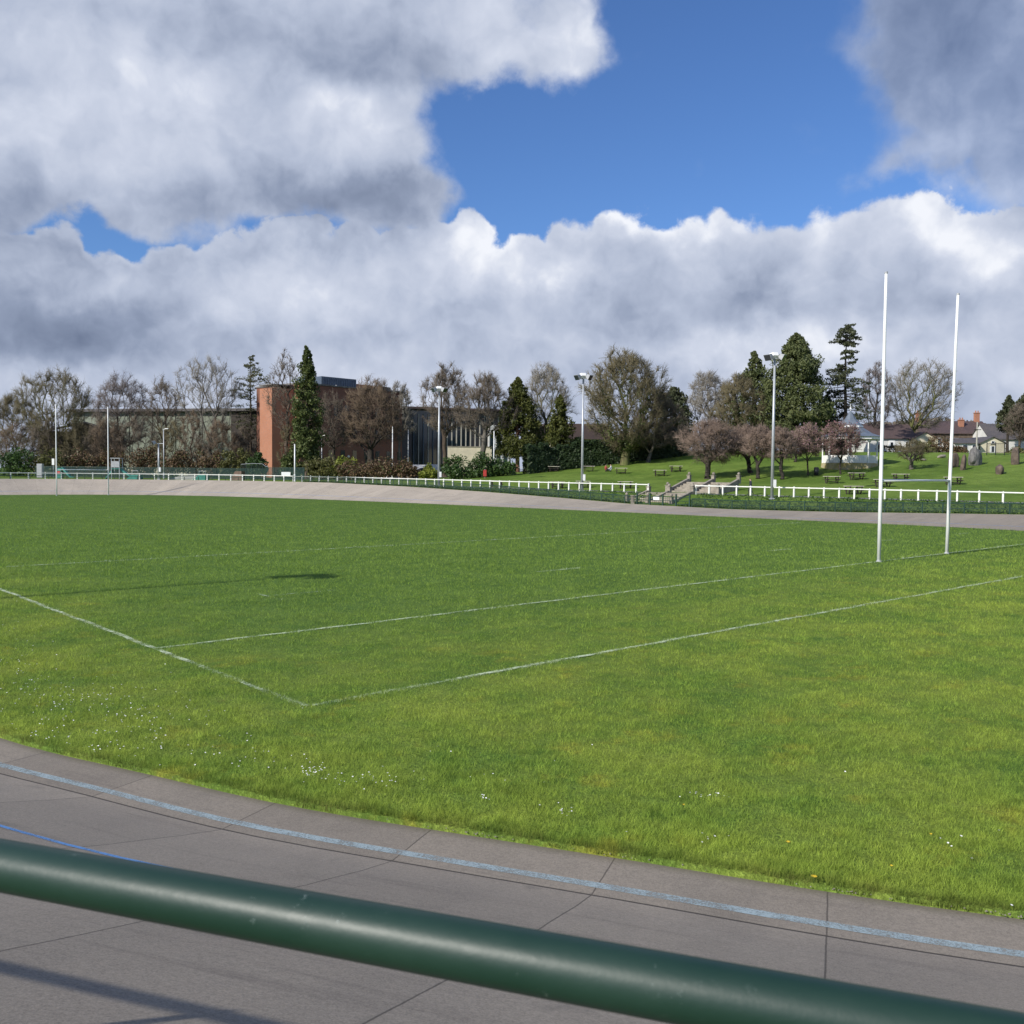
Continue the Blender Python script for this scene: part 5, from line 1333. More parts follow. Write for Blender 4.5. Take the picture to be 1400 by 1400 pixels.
def window(parent, x, z, w, h, glass='glass', frame='white', y=0.0, fr=.07, sill=True):
    m = MB(); m.box((x, y - .02, z), (w + 2 * fr, .06, h + 2 * fr)); f = m.build('window', M[frame], parent)
    m = MB(); m.box((x, y - .045, z), (w, .03, h)); m.build('pane', M[glass], f)
    if w > .7:
        m = MB(); m.box((x, y - .065, z), (.05, .02, h)); m.build('glazing_bar', M[frame], f)
    if sill: m = MB(); m.box((x, y - .07, z - h / 2 - fr - .04), (w + .3, .14, .08)); m.build('sill', M['stone'], f)
    return f

gz = 1.8
# pale green industrial hall
a, b = P3(100, 186, gz), P3(352, 178, gz)
t, L, Hh, w = wall_building('industrial_hall', 'long pale green industrial hall behind the bare trees at the left', 'hall', (a, b), gz, height_for(345, 563, 180), M['greenish'], 22)
m = MB(); m.box((L / 2, 10.6, Hh + .25), (L + 1.2, 23.4, .5)); m.build('roof', M['slate'], t)
m = MB(); m.box((L / 2, -.06, .75), (L - .4, .12, 1.9)); m.build('base_band', M['cream'], t)
for k in range(int(L / 5)): m = MB(); m.box((2.5 + k * 5, -.08, Hh / 2 + .9), (.18, .16, Hh - 1.9)); m.build('rib', M['greenish'], t)
m = MB(); m.box((L - 2.7, -.15, Hh / 2), (5.2, .3, Hh)); m.build('dark_panel', M['wood_dark'], t)
for x in (9.5, 20.5, 27): m = MB(); m.box((x, -.16, 2.3), (2.2, .1, 1.2)); m.build('sign_panel', M['red'] if x < 10 else M['fin'], t)
a, b = P3(60, 176, gz), P3(150, 182, gz)
t, L, Hh, w = wall_building('low_shed', 'low dark shed with sloping roof left of the green hall', 'shed', (a, b), gz, height_for(105, 590, 178), M['wood_dark'], 9)
m = MB(); m.prism([(-.5, Hh), (L * .62, Hh + 2.0), (L + .5, Hh + .6), (L + .5, Hh + .3), (L * .62, Hh + 1.7), (-.5, Hh - .3)], -.5, 9.5); m.build('roof', M['slate'], t)

# brick building: orange end tower plus long shaded wing
gzb = 2.0
c0 = P3(372, 158, gzb)                                  # near corner of the tower
dr = Vector((.685, .728, 0)); dl = Vector((-.728, .685, 0))
rz = math.atan2(dr.y, dr.x); htop = height_for(362, 530, 158) - gzb
t = thing('brick_building', 'big brick building with orange end tower and long brown shaded wing', 'building', c0, rz)
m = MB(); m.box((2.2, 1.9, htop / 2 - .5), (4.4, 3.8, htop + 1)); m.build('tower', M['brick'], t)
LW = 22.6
m = MB(); WE = .9; m.box((4.4 + LW / 2, 6.0 - .9, (htop + WE) / 2 - .3), (LW, 13.8, htop + WE + .6)); m.build('wing', M['brick_shaded'], t)  # shaded face: the shade is in the brick colour
m = MB(); m.box((4.33, -.85, (htop + WE) / 2), (.14, 1.98, htop + WE)); m.build('lit_return', M['brick'], t)  # sunlit side of the wing, the light put into the orange brick colour
m = MB(); m.box((4.4 + LW / 2, 5.1, htop + WE + .12), (LW + .3, 14.1, .25)); m.build('parapet', M['stone_grey'], t)
m = MB(); m.box((2.2, 1.9, htop + .6), (4.6, 4.0, .2)); m.build('tower_coping', M['stone_grey'], t)
hp = height_for(455, 517, 172) - gzb
m = MB(); m.box((16.4, 7.5, (htop + hp) / 2 + .1), (7.8, 8, hp - htop)); pl = m.build('roof_plant', M['blue_clad'], t)
m = MB()
for k in range(15): m.box((12.8 + k * .51, 3.46, (htop + hp) / 2 + .1), (.10, .06, hp - htop - .2))
m.build('louvre', M['blue_clad'], pl)
for x in (9.3, 10.6, 15.5): m = MB(); m.ball((x, 3.2, htop + 1.5), .28); m.build('roof_lamp', M['lamp_white'], t)
m = MB(); m.box((22.6, 7.5, htop + 1.6), (4.2, 7, 1.6)); m.build('roof_block', M['brick'], t)
m = MB(); m.prism([(24.8, htop + .9), (29.6, htop + .9), (28.6, htop + 2.3), (25.3, htop + 2.4)], 3.7, 10); m.build('roof_hip', M['slate'], t)
for k in range(9):
    m = MB(); m.box((7.2 + k * 2.3, -1.82, htop - 3.2), (.75, .06, 1.9)); f = m.build('window', M['glass'], t)
    m = MB(); m.box((7.2 + k * 2.3, -1.84, htop - 4.22), (.95, .12, .1)); m.build('sill', M['stone_grey'], f)
for k in range(7):
    m = MB(); m.box((7.0 + k * 2.9, -1.82, 2.5), (.62, .06, 2.1)); f = m.build('window', M['glass'], t)
    m = MB(); m.box((7.0 + k * 2.9, -1.84, 1.38), (.82, .12, .1)); m.build('sill', M['stone_grey'], f)
for k in range(8):
    for zz in (htop - 7.2, htop - 11.0):
        m = MB(); m.box((8.1 + k * 2.6, -1.82, zz), (.9, .06, 1.5)); m.build('window', M['glass'], t)
for x in (14.5, 24.5): m = MB(); m.ball((x, -1.95, 3.7), .22); m.build('wall_lamp', M['lamp_white'], t)

# glass fronted building
gzg = 2.2
a, b = P3(541, 188, gzg), P3(698, 196, gzg)
t, L, Hh, w = wall_building('glass_building', 'dark glass fronted building with pale vertical fins behind bare trees', 'building', (a, b), gzg, height_for(600, 560, 190), M['slate'], 16)
m = MB(); m.box((3.3 + 6, -.05, Hh * .56), (12.0, .1, Hh * .84)); m.build('glazing', M['glass_blue'], t)
m = MB(); m.box((L / 2, 7, Hh + .2), (L + .8, 17.6, .4)); m.build('roof', M['slate_brown'], t)
for k in range(20):
    x = 3.6 + k * 1.0
    m = MB(); m.box((x, -.22, Hh * .54), (.16, .34, Hh * .78)); m.build('fin', M['fin'] if k % 2 or k > 6 else M['blue_clad'], t)
m = MB(); m.box((L / 2 + 2, -1.2, 1.55), (L - 5, 2.4, .35)); m.build('canopy', M['ramp_grey'], t)
m = MB(); m.box((L - 2.8, -.3, Hh * .40), (4.6, .6, Hh * .78)); ww = m.build('white_bay', M['white_render'], t)
for k in range(3): m = MB(); m.box((L - 4.4 + k * 1.5, -.63, Hh * .42), (.8, .05, Hh * .5)); m.build('window', M['glass_blue'], ww)
a, b = P3(612, 163, 2.0), P3(672, 164, 2.0)
t, L, Hh, w = wall_building('boundary_wall', 'low cream wall in front of the glass building', 'wall', (a, b), 2.0, height_for(640, 611, 163), M['cream'], .4)
m = MB(); m.box((L / 2, .2, Hh + .06), (L + .2, .6, .12)); m.build('coping', M['stone'], t)
# cream building glimpsed behind the dark hedge
a, b = P3(728, 158, 3.2), P3(838, 160, 3.4)
t, L, Hh, w = wall_building('cream_building', 'cream building glimpsed behind the tall dark hedge', 'building', (a, b), 3.2, height_for(780, 600, 158), M['cream'], 9)
m = MB(); m.prism([(-.5, Hh), (L + .5, Hh), (L - 2, Hh + 2.6), (2, Hh + 2.6)], -.5, 9.5); m.build('roof', M['slate_brown'], t)
for k in range(6): window(t, 1.6 + k * 2.25, 1.6 + .6, .8, 1.3)

# tarmac car park behind the bushes
cpv = [spot(p, d) for p, d in ((520, 137), (612, 137), (612, 160), (520, 160))]
tag(np_mesh('road', [(v.x, v.y, v.z + .05) for v in cpv], [(0, 1, 2, 3)], M['asphalt']), 'tarmac car park behind the bushes', kind='structure')

# ------------------------------------------------------------------ houses on the right
def gable_house(label, px, depth, z0, w, dlen, eave, ridge, rz, wall, roof, chim=None, front_gable=True, wins=(), door=None, name='house'):
    b = P3(px, depth, z0); t = thing(name, label, 'house', b, rz, 'houses beyond the lawn')
    m = MB(); m.prism([(-w / 2, -.6), (w / 2, -.6), (w / 2, eave), (0, ridge), (-w / 2, eave)], 0, dlen) if front_gable else m.prism([(0, 0), (1, 0), (1, 1)], 0, .01)
    if front_gable: m.build('wall', M[wall], t)
    else:
        m = MB(); m.box((0, dlen / 2, eave / 2 - .3), (w, dlen, eave + .6)); 
        m.add([(-w / 2, 0, eave), (-w / 2, dlen, eave), (-w / 2, dlen / 2, ridge)], [(0, 1, 2)]); m.add([(w / 2, 0, eave), (w / 2, dlen, eave), (w / 2, dlen / 2, ridge)], [(0, 1, 2)]); m.build('wall', M[wall], t)
    m = MB(); o = .30; th = .16
    if front_gable:
        k = (ridge - eave) / (w / 2)
        m.prism([(-w / 2 - o, eave - o * k + .02), (0, ridge + .02), (w / 2 + o, eave - o * k + .02), (w / 2 + o, eave - o * k + th), (0, ridge + th), (-w / 2 - o, eave - o * k + th)], -.25, dlen + .25)
    else:
        k = (ridge - eave) / (dlen / 2); pts = [(-o, eave - o * k + .02), (dlen / 2, ridge + .02), (dlen + o, eave - o * k + .02), (dlen + o, eave - o * k + th), (dlen / 2, ridge + th), (-o, eave - o * k + th)]
        vs = [Vector((-w / 2 - .2, y, z)) for y, z in pts] + [Vector((w / 2 + .2, y, z)) for y, z in pts]; n = 6
        m.add(vs, [tuple(range(n)), tuple(range(2 * n - 1, n - 1, -1))] + [(i, i + n, (i + 1) % n + n, (i + 1) % n) for i in range(n)])
    rf = m.build('roof', M[roof], t)
    if chim:
        for (x, y, hh) in chim:
            m = MB(); m.box((x, y, ridge + hh / 2 - .5), (.85, .6, hh + 1.0)); m.box((x, y, ridge + hh + .06), (1.0, .75, .14)); c = m.build('chimney', M['brick'], rf)
            for dx in (-.22, .22): m = MB(); m.tube((x + dx, y, ridge + hh + .1), (x + dx, y, ridge + hh + .5), .13, .11, 8); m.build('chimney_pot', M['brick'], c)
    for (x, z, ww, hh) in wins: window(t, x, z, ww, hh)
    if door:
        m = MB(); m.box((door[0], -.03, door[1] / 2), (.95, .06, door[1])); d_ = m.build('door', M['white'], t); m = MB(); m.box((door[0], -.07, door[1] * .62), (.4, .03, .9)); m.build('door_pane', M['glass'], d_)
    return t
zh = 6.1
sc = 145 / F_PX
gable_house('low white bungalow with dark roof and white door frame behind the left goal post', 1217, 147, height_for(1217, 620, 147), 7.8, 6.5, 2.45, 4.6, 0, 'white_render', 'slate_brown', None, False, ((-1.9, 1.35, .8, 1.0), (2.7, 1.35, .8, 1.0)), (.1, 2.1), name='bungalow')
gable_house('small cream gabled house with a tall red chimney', 1264, 146, height_for(1264, 618, 146), 3.9, 8, 2.0, 3.05, 0, 'cream', 'slate_brown', None, True, ((.9, 1.0, .6, .8),))
gable_house('long dark slate roofed terrace behind the cream gabled house', 1305, 168, height_for(1305, 618, 168), 12.5, 7, 3.4, 5.6, 0, 'stone_brown', 'slate_brown', ((5.4, 3.5, 1.6), (-5.3, 3.5, 1.5), (1.8, 1.9, .2)), False, ((-3, 1.8, .9, 1.3), (0, 1.8, .9, 1.3), (3, 1.8, .9, 1.3)))
gable_house('low white cottage with two dark windows left of the utility pole', 1320, 147, height_for(1320, 620, 147), 3.7, 5, 1.6, 2.35, 0, 'white_render', 'slate', None, False, ((-.2, .95, .7, .75), (1.2, .95, .5, .75)))
gable_house('cream gabled building with a small door and attic opening right of the pole', 1356, 148, height_for(1356, 621, 148), 3.9, 9, 1.75, 2.7, 0, 'cream', 'slate', None, True, ((.0, 1.9, .45, .3),), (0, 1.3))
gable_house('long slate roofed house at the right edge with white wall', 1385, 162, height_for(1385, 618, 162), 8.5, 7, 2.3, 4.9, 0, 'white_render', 'slate', ((2.2, 3.5, 1.0),), False, ((-2, 1.3, .9, 1.0), (2.4, 1.3, .9, 1.0)))
# utility pole
b = P3(1334, 140, Hz(*P3(1334, 140, 0)[:2])); t = thing('utility_pole', 'pale wooden utility pole with crossbar among the houses', 'utility pole', b)
hh = height_for(1334, 577, 140) - b.z; m = MB(); m.tube((0, 0, -.2), (0, 0, hh), .13, .09, 10); m.build('pole', M['fin'], t); m = MB(); m.box((0, -.1, hh * .78), (1.1, .09, .1)); m.build('crossarm', M['wood_dark'], t)
# house fence
fa, fb_ = hit(1349, 622), hit(1373, 622); d_ = fb_ - fa
t = thing('iron_fence', 'short dark iron fence in front of the cream gabled building', 'fence', fa)
for k in range(3): p = d_ * k / 2; m = MB(); m.tube(p + Vector((0, 0, -.1)), p + Vector((0, 0, 1.5)), .05, n=6); m.build('post', M['dark'], t)
m = MB()
for z in (.3, 1.35): m.tube(Vector((0, 0, z)), d_ + Vector((0, 0, z)), .025, n=5)
for k in range(1, 24): p = d_ * k / 24; m.tube(p + Vector((0, 0, .3)), p + Vector((0, 0, 1.35)), .010, n=4)
m.build('rails', M['dark'], t)

# far hill with the town behind
hv, hf = [], []; NX, NY = 60, 14
for j in range(NY):
    dp = 300 + j * 45
    for i in range(NX):
        px = 1030 + i * 11; r = ray(px, 640); x = r[0] / r[1] * dp
        rise = (5 + 30 * sm((dp - 300) / 420.0)) * sm((px - 1040) / 120.0) * (1 + .10 * math.sin(px * .021) + .06 * math.sin(px * .06 + j)) + 3.0; hv.append((x, dp, rise + (2.5 * math.sin(px * .13 + j * 2) if j > 3 else 0)))
for j in range(NY - 1):
    for i in range(NX - 1): a = j * NX + i; hf.append((a, a + 1, a + NX + 1, a + NX))
M['hill'] = surf('far_hillside', (.115, .095, .07), .95, .5, .03, col2=(.06, .06, .04))
tag(np_mesh('hill', hv, hf, M['hill']), 'brown far hillside behind the houses', kind='structure')
rgw = np.random.default_rng(77); n = 9000; px = 1040 + rgw.random(n) * 640; dp = 330 + rgw.random(n) * 420; XX = np.array([ray(q, 640)[0] / ray(q, 640)[1] for q in px]) * dp
rise = (5 + 30 * sm((dp - 300) / 420.0)) * sm((px - 1040) / 120.0) * (1 + .10 * np.sin(px * .021)) + 3.0
cl_ = np.sin(px * .09 + dp * .02) + np.sin(px * .031 - dp * .05); k = cl_ > -.3
V, Fc = leaf_quads(np.column_stack([XX, dp, rise + 1.5 + 2.5 * rgw.random(n)])[k], np.tile([0, -.6, .6], (int(k.sum()), 1)), 1.5, .6, rgw)
tag(np_mesh('far_woods', V, Fc, M['tw_brown']), 'brown leafless woods on the far hillside', 'woods', kind='stuff')

# ------------------------------------------------------------------ bandstand
b = hit(1171, 641); bz = b.z; k_ = b.y / F_PX
t = thing('bandstand', 'octagonal bandstand with grey two tier roof on a pale stone base', 'bandstand', b + Vector((0, 2.3, 0)), math.radians(22.5))
def octa(r, z): return [Vector((r * math.cos(math.pi / 4 * i), r * math.sin(math.pi / 4 * i), z)) for i in range(8)]
def frus(m, r0, z0, r1, z1, mat=None, caps=True):
    vs = octa(r0, z0) + octa(r1, z1); fs = [(i, (i + 1) % 8, 8 + (i + 1) % 8, 8 + i) for i in range(8)]
    if caps: fs += [tuple(range(7, -1, -1)), tuple(range(8, 16))]
    m.add(vs, fs, mat)
RB = 37.5 * k_; z1 = height_for(1161, 633, b.y) - bz; z2 = height_for(1161, 622, b.y) - bz; z3 = height_for(1161, 600, b.y) - bz; z4 = height_for(1161, 597, b.y) - bz; z5 = height_for(1161, 583, b.y) - bz; z6 = height_for(1161, 562, b.y) - bz
m = MB(); frus(m, RB * 1.03, -.4, RB * .99, z1); m.build('stone_base', M['stone_yellow'], t)
for i in range(8):
    A_ = octa(RB * .93, 0)[i]; B_ = octa(RB * .93, 0)[(i + 1) % 8]
    if i == 0: continue
    d_ = B_ - A_; m = MB(); ang = math.atan2(d_.y, d_.x); m.box((A_ + B_) / 2 + Vector((0, 0, (z1 + z2) / 2)), (d_.length * .93, .07, z2 - z1 - .04), rz=ang); f = m.build('parapet_panel', M['white'], t)
    m = MB()
    for q in np.linspace(.06, .94, 11): c = A_.lerp(B_, float(q)) * 1.012; m.box(c + Vector((0, 0, (z1 + z2) / 2)), (.05, .05, z2 - z1 - .1), rz=ang)
    m.build('slat', M['white_wood'], f)
for p in octa(RB * .95, 0): m = MB(); m.tube(p + Vector((0, 0, z1 - .02)), p + Vector((0, 0, z3)), .085, .07, 10); m.box(p + Vector((0, 0, z3 - .12)), (.24, .24, .2)); m.build('column', M['white'], t)
m = MB(); frus(m, RB * .90, z1 + .0, RB * .90, z1 + .06); m.build('floor', M['stone'], t)
m = MB(); frus(m, RB * 1.10, z3, RB * 1.10, z4 + .05); m.build('fascia', M['white'], t)
m = MB(); frus(m, RB * 1.17, z4 + .05, RB * .78, (z4 + z5) / 2 - .12); frus(m, RB * .78, (z4 + z5) / 2 - .12, RB * .44, z5); rf = m.build('roof', M['roof_lead'], t)
m = MB(); frus(m, RB * .46, z5, RB * .46, z5 + .18); m.build('roof_band', M['white'], rf)
m = MB(); frus(m, RB * .44, z5 + .18, RB * .20, (z5 + z6) / 2 + .1); frus(m, RB * .20, (z5 + z6) / 2 + .1, .05, z6 + .2); m.build('upper_roof', M['roof_lead'], rf)
m = MB(); m.tube((0, 0, z6 + .1), (0, 0, z6 + 1.0), .04, .02, 8); m.ball((0, 0, z6 + .45), .12); m.build('finial', M['white'], rf)
for i in (2, 3, 4): # dark boarded back of the stage
    A_ = octa(RB * .86, 0)[i - 1]; B_ = octa(RB * .86, 0)[i]; d_ = B_ - A_; m = MB(); m.box((A_ + B_) / 2 + Vector((0, 0, (z2 + z3) / 2)), (d_.length, .08, z3 - z1 - .3), rz=math.atan2(d_.y, d_.x)); m.build('back_screen', M['wood_dark'], t)

# ------------------------------------------------------------------ picnic tables
def make_table(label, b, rz):
    t = thing('picnic_table', label, 'picnic table', b, rz, 'picnic tables on the lawn')
    m = MB()
    for k in range(4): m.box((0, -.27 + k * .18, .70), (1.55, .165, .05))
    m.build('tabletop', M['table_top'], t)
    for s in (-1, 1): m = MB(); m.box((0, s * .62, .42), (1.45, .20, .045)); m.build('seat', M['wood_dark'], t)
    for x in (-.52, .52):
        m = MB()
        for s in (-1, 1):
            R = Matrix.Rotation(-s * .42, 3, 'X'); m.box((x, s * .36, .34), (.08, .10, .74), M=R)
        m.box((x + .06, 0, .37), (.05, 1.4, .09)); m.box((x, 0, .64), (.07, .7, .07)); m.build('leg_frame', M['wood_dark'], t)
    m = MB(); m.box((0, 0, .2), (1.0, .06, .08)); m.build('stretcher', M['wood_dark'], t); return t
TB = [(715, 646, 'pale topped picnic table just right of the red bin and yew trunk'), (757, 645, 'pale topped picnic table in front of the small rusty conifer'), (805, 645, 'picnic table partly hidden behind the middle floodlight mast'),
      (849, 648, 'picnic table just right of the two seated people'), (902, 651, 'picnic table alone on the open lawn left of the steps'), (924, 645, 'picnic table highest on the lawn below the small brown tree'),
      (679, 667, 'picnic table close behind the white fence below the yew'), (762, 668, 'picnic table close behind the fence left of the middle floodlight'), (855, 668, 'picnic table close behind the fence left of the stone steps'),
      (797, 667, 'picnic table at the foot of the middle floodlight mast'),
      (1137, 661, 'picnic table nearest the black litter bin'), (1171, 656, 'picnic table in front of the bandstand base'), (1231, 658, 'picnic table between the near goal posts, above the crossbar'), (1207, 666, 'picnic table just behind the left upright of the near goal'),
      (1303, 663, 'picnic table just behind the right upright of the near goal'), (1167, 676, 'picnic table close behind the fence in front of the bandstand')]
tb0 = None
for k, (px, py, lb) in enumerate(TB):
    b = hit(px, py); rz = random.uniform(-.12, .12)
    if tb0 is None: tb0 = make_table(lb, b, rz)
    else:
        c = copy_tree(tb0); c.location = b; c.rotation_euler = (0, 0, rz); c['label'] = lb

# ------------------------------------------------------------------ bins, standing stones
b = hit(663, 654); t = thing('litter_bin', 'red bin on a post beside the dark laurel bushes', 'bin', b); m = MB(); m.tube((0, 0, 0), (0, 0, 1.15), .04, n=8); m.build('post', M['galv'], t); m = MB(); m.box((0, -.12, .62), (.42, .34, .75)); m.build('body', M['red'], t, bevel=.03); m = MB(); m.box((0, -.12, 1.03), (.46, .38, .06)); m.build('lid', M['red'], t)
b = hit(1116, 650); t = thing('litter_bin', 'black litter bin by the slender pink flowering cherry', 'bin', b); m = MB(); m.smooth = True; m.tube((0, 0, 0), (0, 0, .75), .24, .27, 14); m.build('body', M['dark'], t); m = MB(); m.tube((0, 0, .75), (0, 0, .88), .29, .18, 14); m.build('lid', M['dark'], t)
def rock(label, px, py, w, h, d, mat, seed, lean=0.0, pointed=.35):
    b = hit(px, py); rg = np.random.default_rng(seed); bm = bmesh.new(); bmesh.ops.create_icosphere(bm, subdivisions=3, radius=1.0)
    k = rg.normal(size=(9, 3)); 
    for v in bm.verts:
        c = np.array(v.co); s = 1 + sum(.055 * math.sin(2.2 * float(c @ k[j]) + j) for j in range(9)); f = (c[2] + 1) / 2
        c = np.sign(c) * np.abs(c) ** .72
        v.co = Vector((c[0] * s * w / 2 * (1 - pointed * f) + lean * f * h, c[1] * s * d / 2 * (1 - pointed * f), (c[2] * s * .55 + .42) * h))
    me = bpy.data.meshes.new('standing_stone'); bm.to_mesh(me); bm.free(); me.materials.append(M[mat]); o = link(bpy.data.objects.new('standing_stone', me)); o.location = b; o.rotation_euler = (0, 0, rg.random())
    tag(o, label, 'stone', 'standing stones on the lawn')
rock('broad brown standing stone just right of the right goal upright', 1304, 639, 1.35, 1.55, .9, 'stone_brown', 1, pointed=.1)
rock('narrow brown standing stone between the broad brown one and the grey boulder', 1316, 643, .75, 1.65, .6, 'stone_brown', 2, .12)
rock('large pointed grey boulder below the utility pole', 1333, 636, 2.3, 2.0, 1.4, 'stone_grey', 3, -.1, .5)
rock('dark jagged stump like stone alone on the right of the lawn', 1366, 648, 1.45, .95, .9, 'stone_brown', 4, .25, .3)
rock('upright brown stone at the right edge of the lawn', 1388, 635, 1.1, 1.95, .8, 'stone_brown', 5, 0, .2)
rock('flat pale stone low in the grass left of the right goal upright', 1288, 626, 1.1, .35, .8, 'stone', 6)
rock('small flat pale stone in the grass right of the pruned bare tree', 1262, 630, .9, .25, .7, 'stone', 7)

# ------------------------------------------------------------------ people
def skin_body(edges_pts, edges, name, mats, zones, parent=None):
    """edges_pts: list of (x,y,z,r). one continuous skinned body; zones(z,x,y)->material index"""
    me = bpy.data.meshes.new(name); me.from_pydata([p[:3] for p in edges_pts], edges, []); o = link(bpy.data.objects.new(name, me))
    md = o.modifiers.new('skin', 'SKIN'); 
    for v, p in zip(me.skin_vertices[0].data, edges_pts): v.radius = (p[3], p[3] if len(p) < 5 else p[4]); v.use_root = False
    me.skin_vertices[0].data[0].use_root = True
    s = o.modifiers.new('sub', 'SUBSURF'); s.levels = s.render_levels = 2
    bpy.context.view_layer.update(); dg = bpy.context.evaluated_depsgraph_get(); nm = bpy.data.meshes.new_from_object(o.evaluated_get(dg)); o.modifiers.clear(); o.data = nm
    nm.materials.clear()
    for q in mats: nm.materials.append(M[q])
    for p in nm.polygons: p.material_index = zones(p.center); p.use_smooth = True
    return o
def walker(label, b, rz, h, jacket, trousers):
    s = h / 1.72
    P_ = [(0, 0, .95, .145, .11), (0, 0, 1.12, .15, .11), (0, 0.01, 1.32, .175, .12), (0, .02, 1.45, .10, .08), (0, .035, 1.53, .055), (0, .055, 1.62, .095, .10), (0, .05, 1.70, .075, .085),
          (.10, .02, .88, .09), (.12, .16, .50, .062), (.12, .10, .09, .042), (.12, .26, .045, .036), (-.10, -.02, .88, .09), (-.12, -.06, .48, .062), (-.12, -.28, .12, .042), (-.12, -.14, .045, .036),
          (.21, .0, 1.38, .062), (.25, -.09, 1.12, .046), (.23, -.02, .90, .036), (.23, .02, .80, .034), (-.21, .0, 1.38, .062), (-.25, .08, 1.12, .046), (-.23, .20, .92, .036), (-.22, .25, .83, .034)]
    E_ = [(0, 1), (1, 2), (2, 3), (3, 4), (4, 5), (5, 6), (0, 7), (7, 8), (8, 9), (9, 10), (0, 11), (11, 12), (12, 13), (13, 14), (2, 15), (15, 16), (16, 17), (17, 18), (2, 19), (19, 20), (20, 21), (21, 22)]
    P_ = [tuple(c * s for c in p) for p in P_]
    def zone(c):
        z = c.z / s
        if z > 1.655 or (z > 1.56 and c.y / s < .02): return 3
        if z > 1.49: return 2
        if abs(c.x) / s > .18 and z < .865: return 2
        return 0 if z > .90 else 1
    o = skin_body(P_, E_, 'person', [jacket, trousers, 'skin', 'hair'], zone); o.location = b; o.rotation_euler = (0, 0, rz); tag(o, label, 'person')
def sitter(label, b, rz, h, top, trousers):
    s = h
    P_ = [(0, 0, .12, .15, .13), (0, -.02, .32, .15, .12), (0, .0, .52, .17, .12), (0, .02, .64, .09), (0, .03, .72, .055), (0, .05, .82, .095), (0, .045, .90, .075),
          (.10, .12, .14, .085), (.16, .42, .36, .06), (.14, .62, .06, .045), (.14, .75, .05, .036), (-.10, .12, .14, .085), (-.16, .42, .36, .06), (-.14, .62, .06, .045), (-.14, .75, .05, .036),
          (.21, .02, .57, .06), (.26, .14, .36, .045), (.18, .36, .34, .034), (-.21, .02, .57, .06), (-.26, .14, .36, .045), (-.18, .36, .34, .034)]
    E_ = [(0, 1), (1, 2), (2, 3), (3, 4), (4, 5), (5, 6), (0, 7), (7, 8), (8, 9), (9, 10), (0, 11), (11, 12), (12, 13), (13, 14), (2, 15), (15, 16), (16, 17), (2, 18), (18, 19), (19, 20)]
    P_ = [tuple(c * s for c in p) for p in P_]
    def zone(c):
        z = c.z / s; y = c.y / s
        if z > .85 or (z > .76 and y < .01): return 3
        if z > .70: return 2
        return 1 if (y > .12 and z < .44 and abs(c.x) / s < .22) or z < .17 else 0
    o = skin_body(P_, E_, 'person', [top, trousers, 'skin', 'hair'], zone); o.location = b; o.rotation_euler = (0, 0, rz); tag(o, label, 'person')
walker('person in dark navy clothes walking on the path near the steps', hit(1026, 677), math.radians(100), 1.50, 'cloth_navy', 'cloth_dark')
sitter('person in a red top sitting on the lawn near the mossy trunk', hit(828, 645), math.radians(-60), 1.05, 'cloth_red', 'cloth_dark')
sitter('person in a white top sitting on the lawn beside the one in red', hit(835.5, 645), math.radians(70), 1.05, 'cloth_white', 'cloth_dark')

# ------------------------------------------------------------------ parked vehicles
def vehicle(name, label, cat, px, depth, prof, glassprof, length, width, paint, rz, wr=.32):
    b = spot(px, depth); b.z += .05; t = thing(name, label, cat, b, rz, 'vehicles in the car park')
    pr = [(x * length - length / 2, z) for x, z in prof]; m = MB(); m.prism(pr, -width / 2, width / 2); m.build('body', M[paint], t, bevel=.06)
    for s in (-1, 1):
        m = MB(); g = [(x * length - length / 2, z) for x, z in glassprof]; y = s * (width / 2 + .012); m.prism(g, min(y, y - s * .03), max(y, y - s * .03)); m.build('side_window', M['glass'], t)
        for fx in (.18, .80):
            x = fx * length - length / 2; m = MB(); m.tube((x, s * (width / 2 - .2), wr), (x, s * (width / 2 + .02), wr), wr, n=16); wh = m.build('wheel', M['tyre'], t)
            m = MB(); m.tube((x, s * (width / 2 + .021), wr), (x, s * (width / 2 + .035), wr), wr * .6, n=12); m.build('hub', M['lamp_grey'], wh)
    xg = [p for p in pr]; m = MB()
    for s in (-1, 1): m.box((-length / 2 - .01, s * width * .36, .72), (.06, .28, .14))
    m.build('headlight', M['lamp_white'], t); return t
vanp = [(0, .28), (0, .85), (.05, 1.0), (.20, 1.15), (.32, 1.85), (.40, 1.98), (.99, 1.98), (1, 1.9), (1, .28)]
carp = [(0, .28), (0, .62), (.04, .78), (.28, .92), (.40, 1.38), (.48, 1.45), (.76, 1.44), (.92, 1.02), (1, .95), (1, .28)]
carg = [(.32, .95), (.42, 1.35), (.75, 1.37), (.86, 1.0)]
vehicle('van', 'white van parked left behind the dark car', 'van', 568, 153, vanp, [(.25, 1.2), (.33, 1.75), (.48, 1.75), (.48, 1.2)], 3.0, 1.7, 'car_white', .35)
vehicle('van', 'white van parked right, beside the floodlight mast', 'van', 586, 151, vanp, [(.25, 1.2), (.33, 1.75), (.48, 1.75), (.48, 1.2)], 3.3, 1.7, 'car_white', .1)
vehicle('parked_car', 'dark blue car parked in front of the white vans', 'car', 577, 144, carp, carg, 3.4, 1.6, 'car_dark', .2)
b = spot(529, 137); t = thing('white_marker_post', 'thick short white post beside the slim white pole', 'post', b); m = MB(); m.box((0, 0, .75), (.34, .34, 1.7)); m.build('shaft', M['white'], t, bevel=.03); m = MB(); m.box((0, 0, 1.64), (.24, .24, .12)); m.build('cap', M['white'], t)

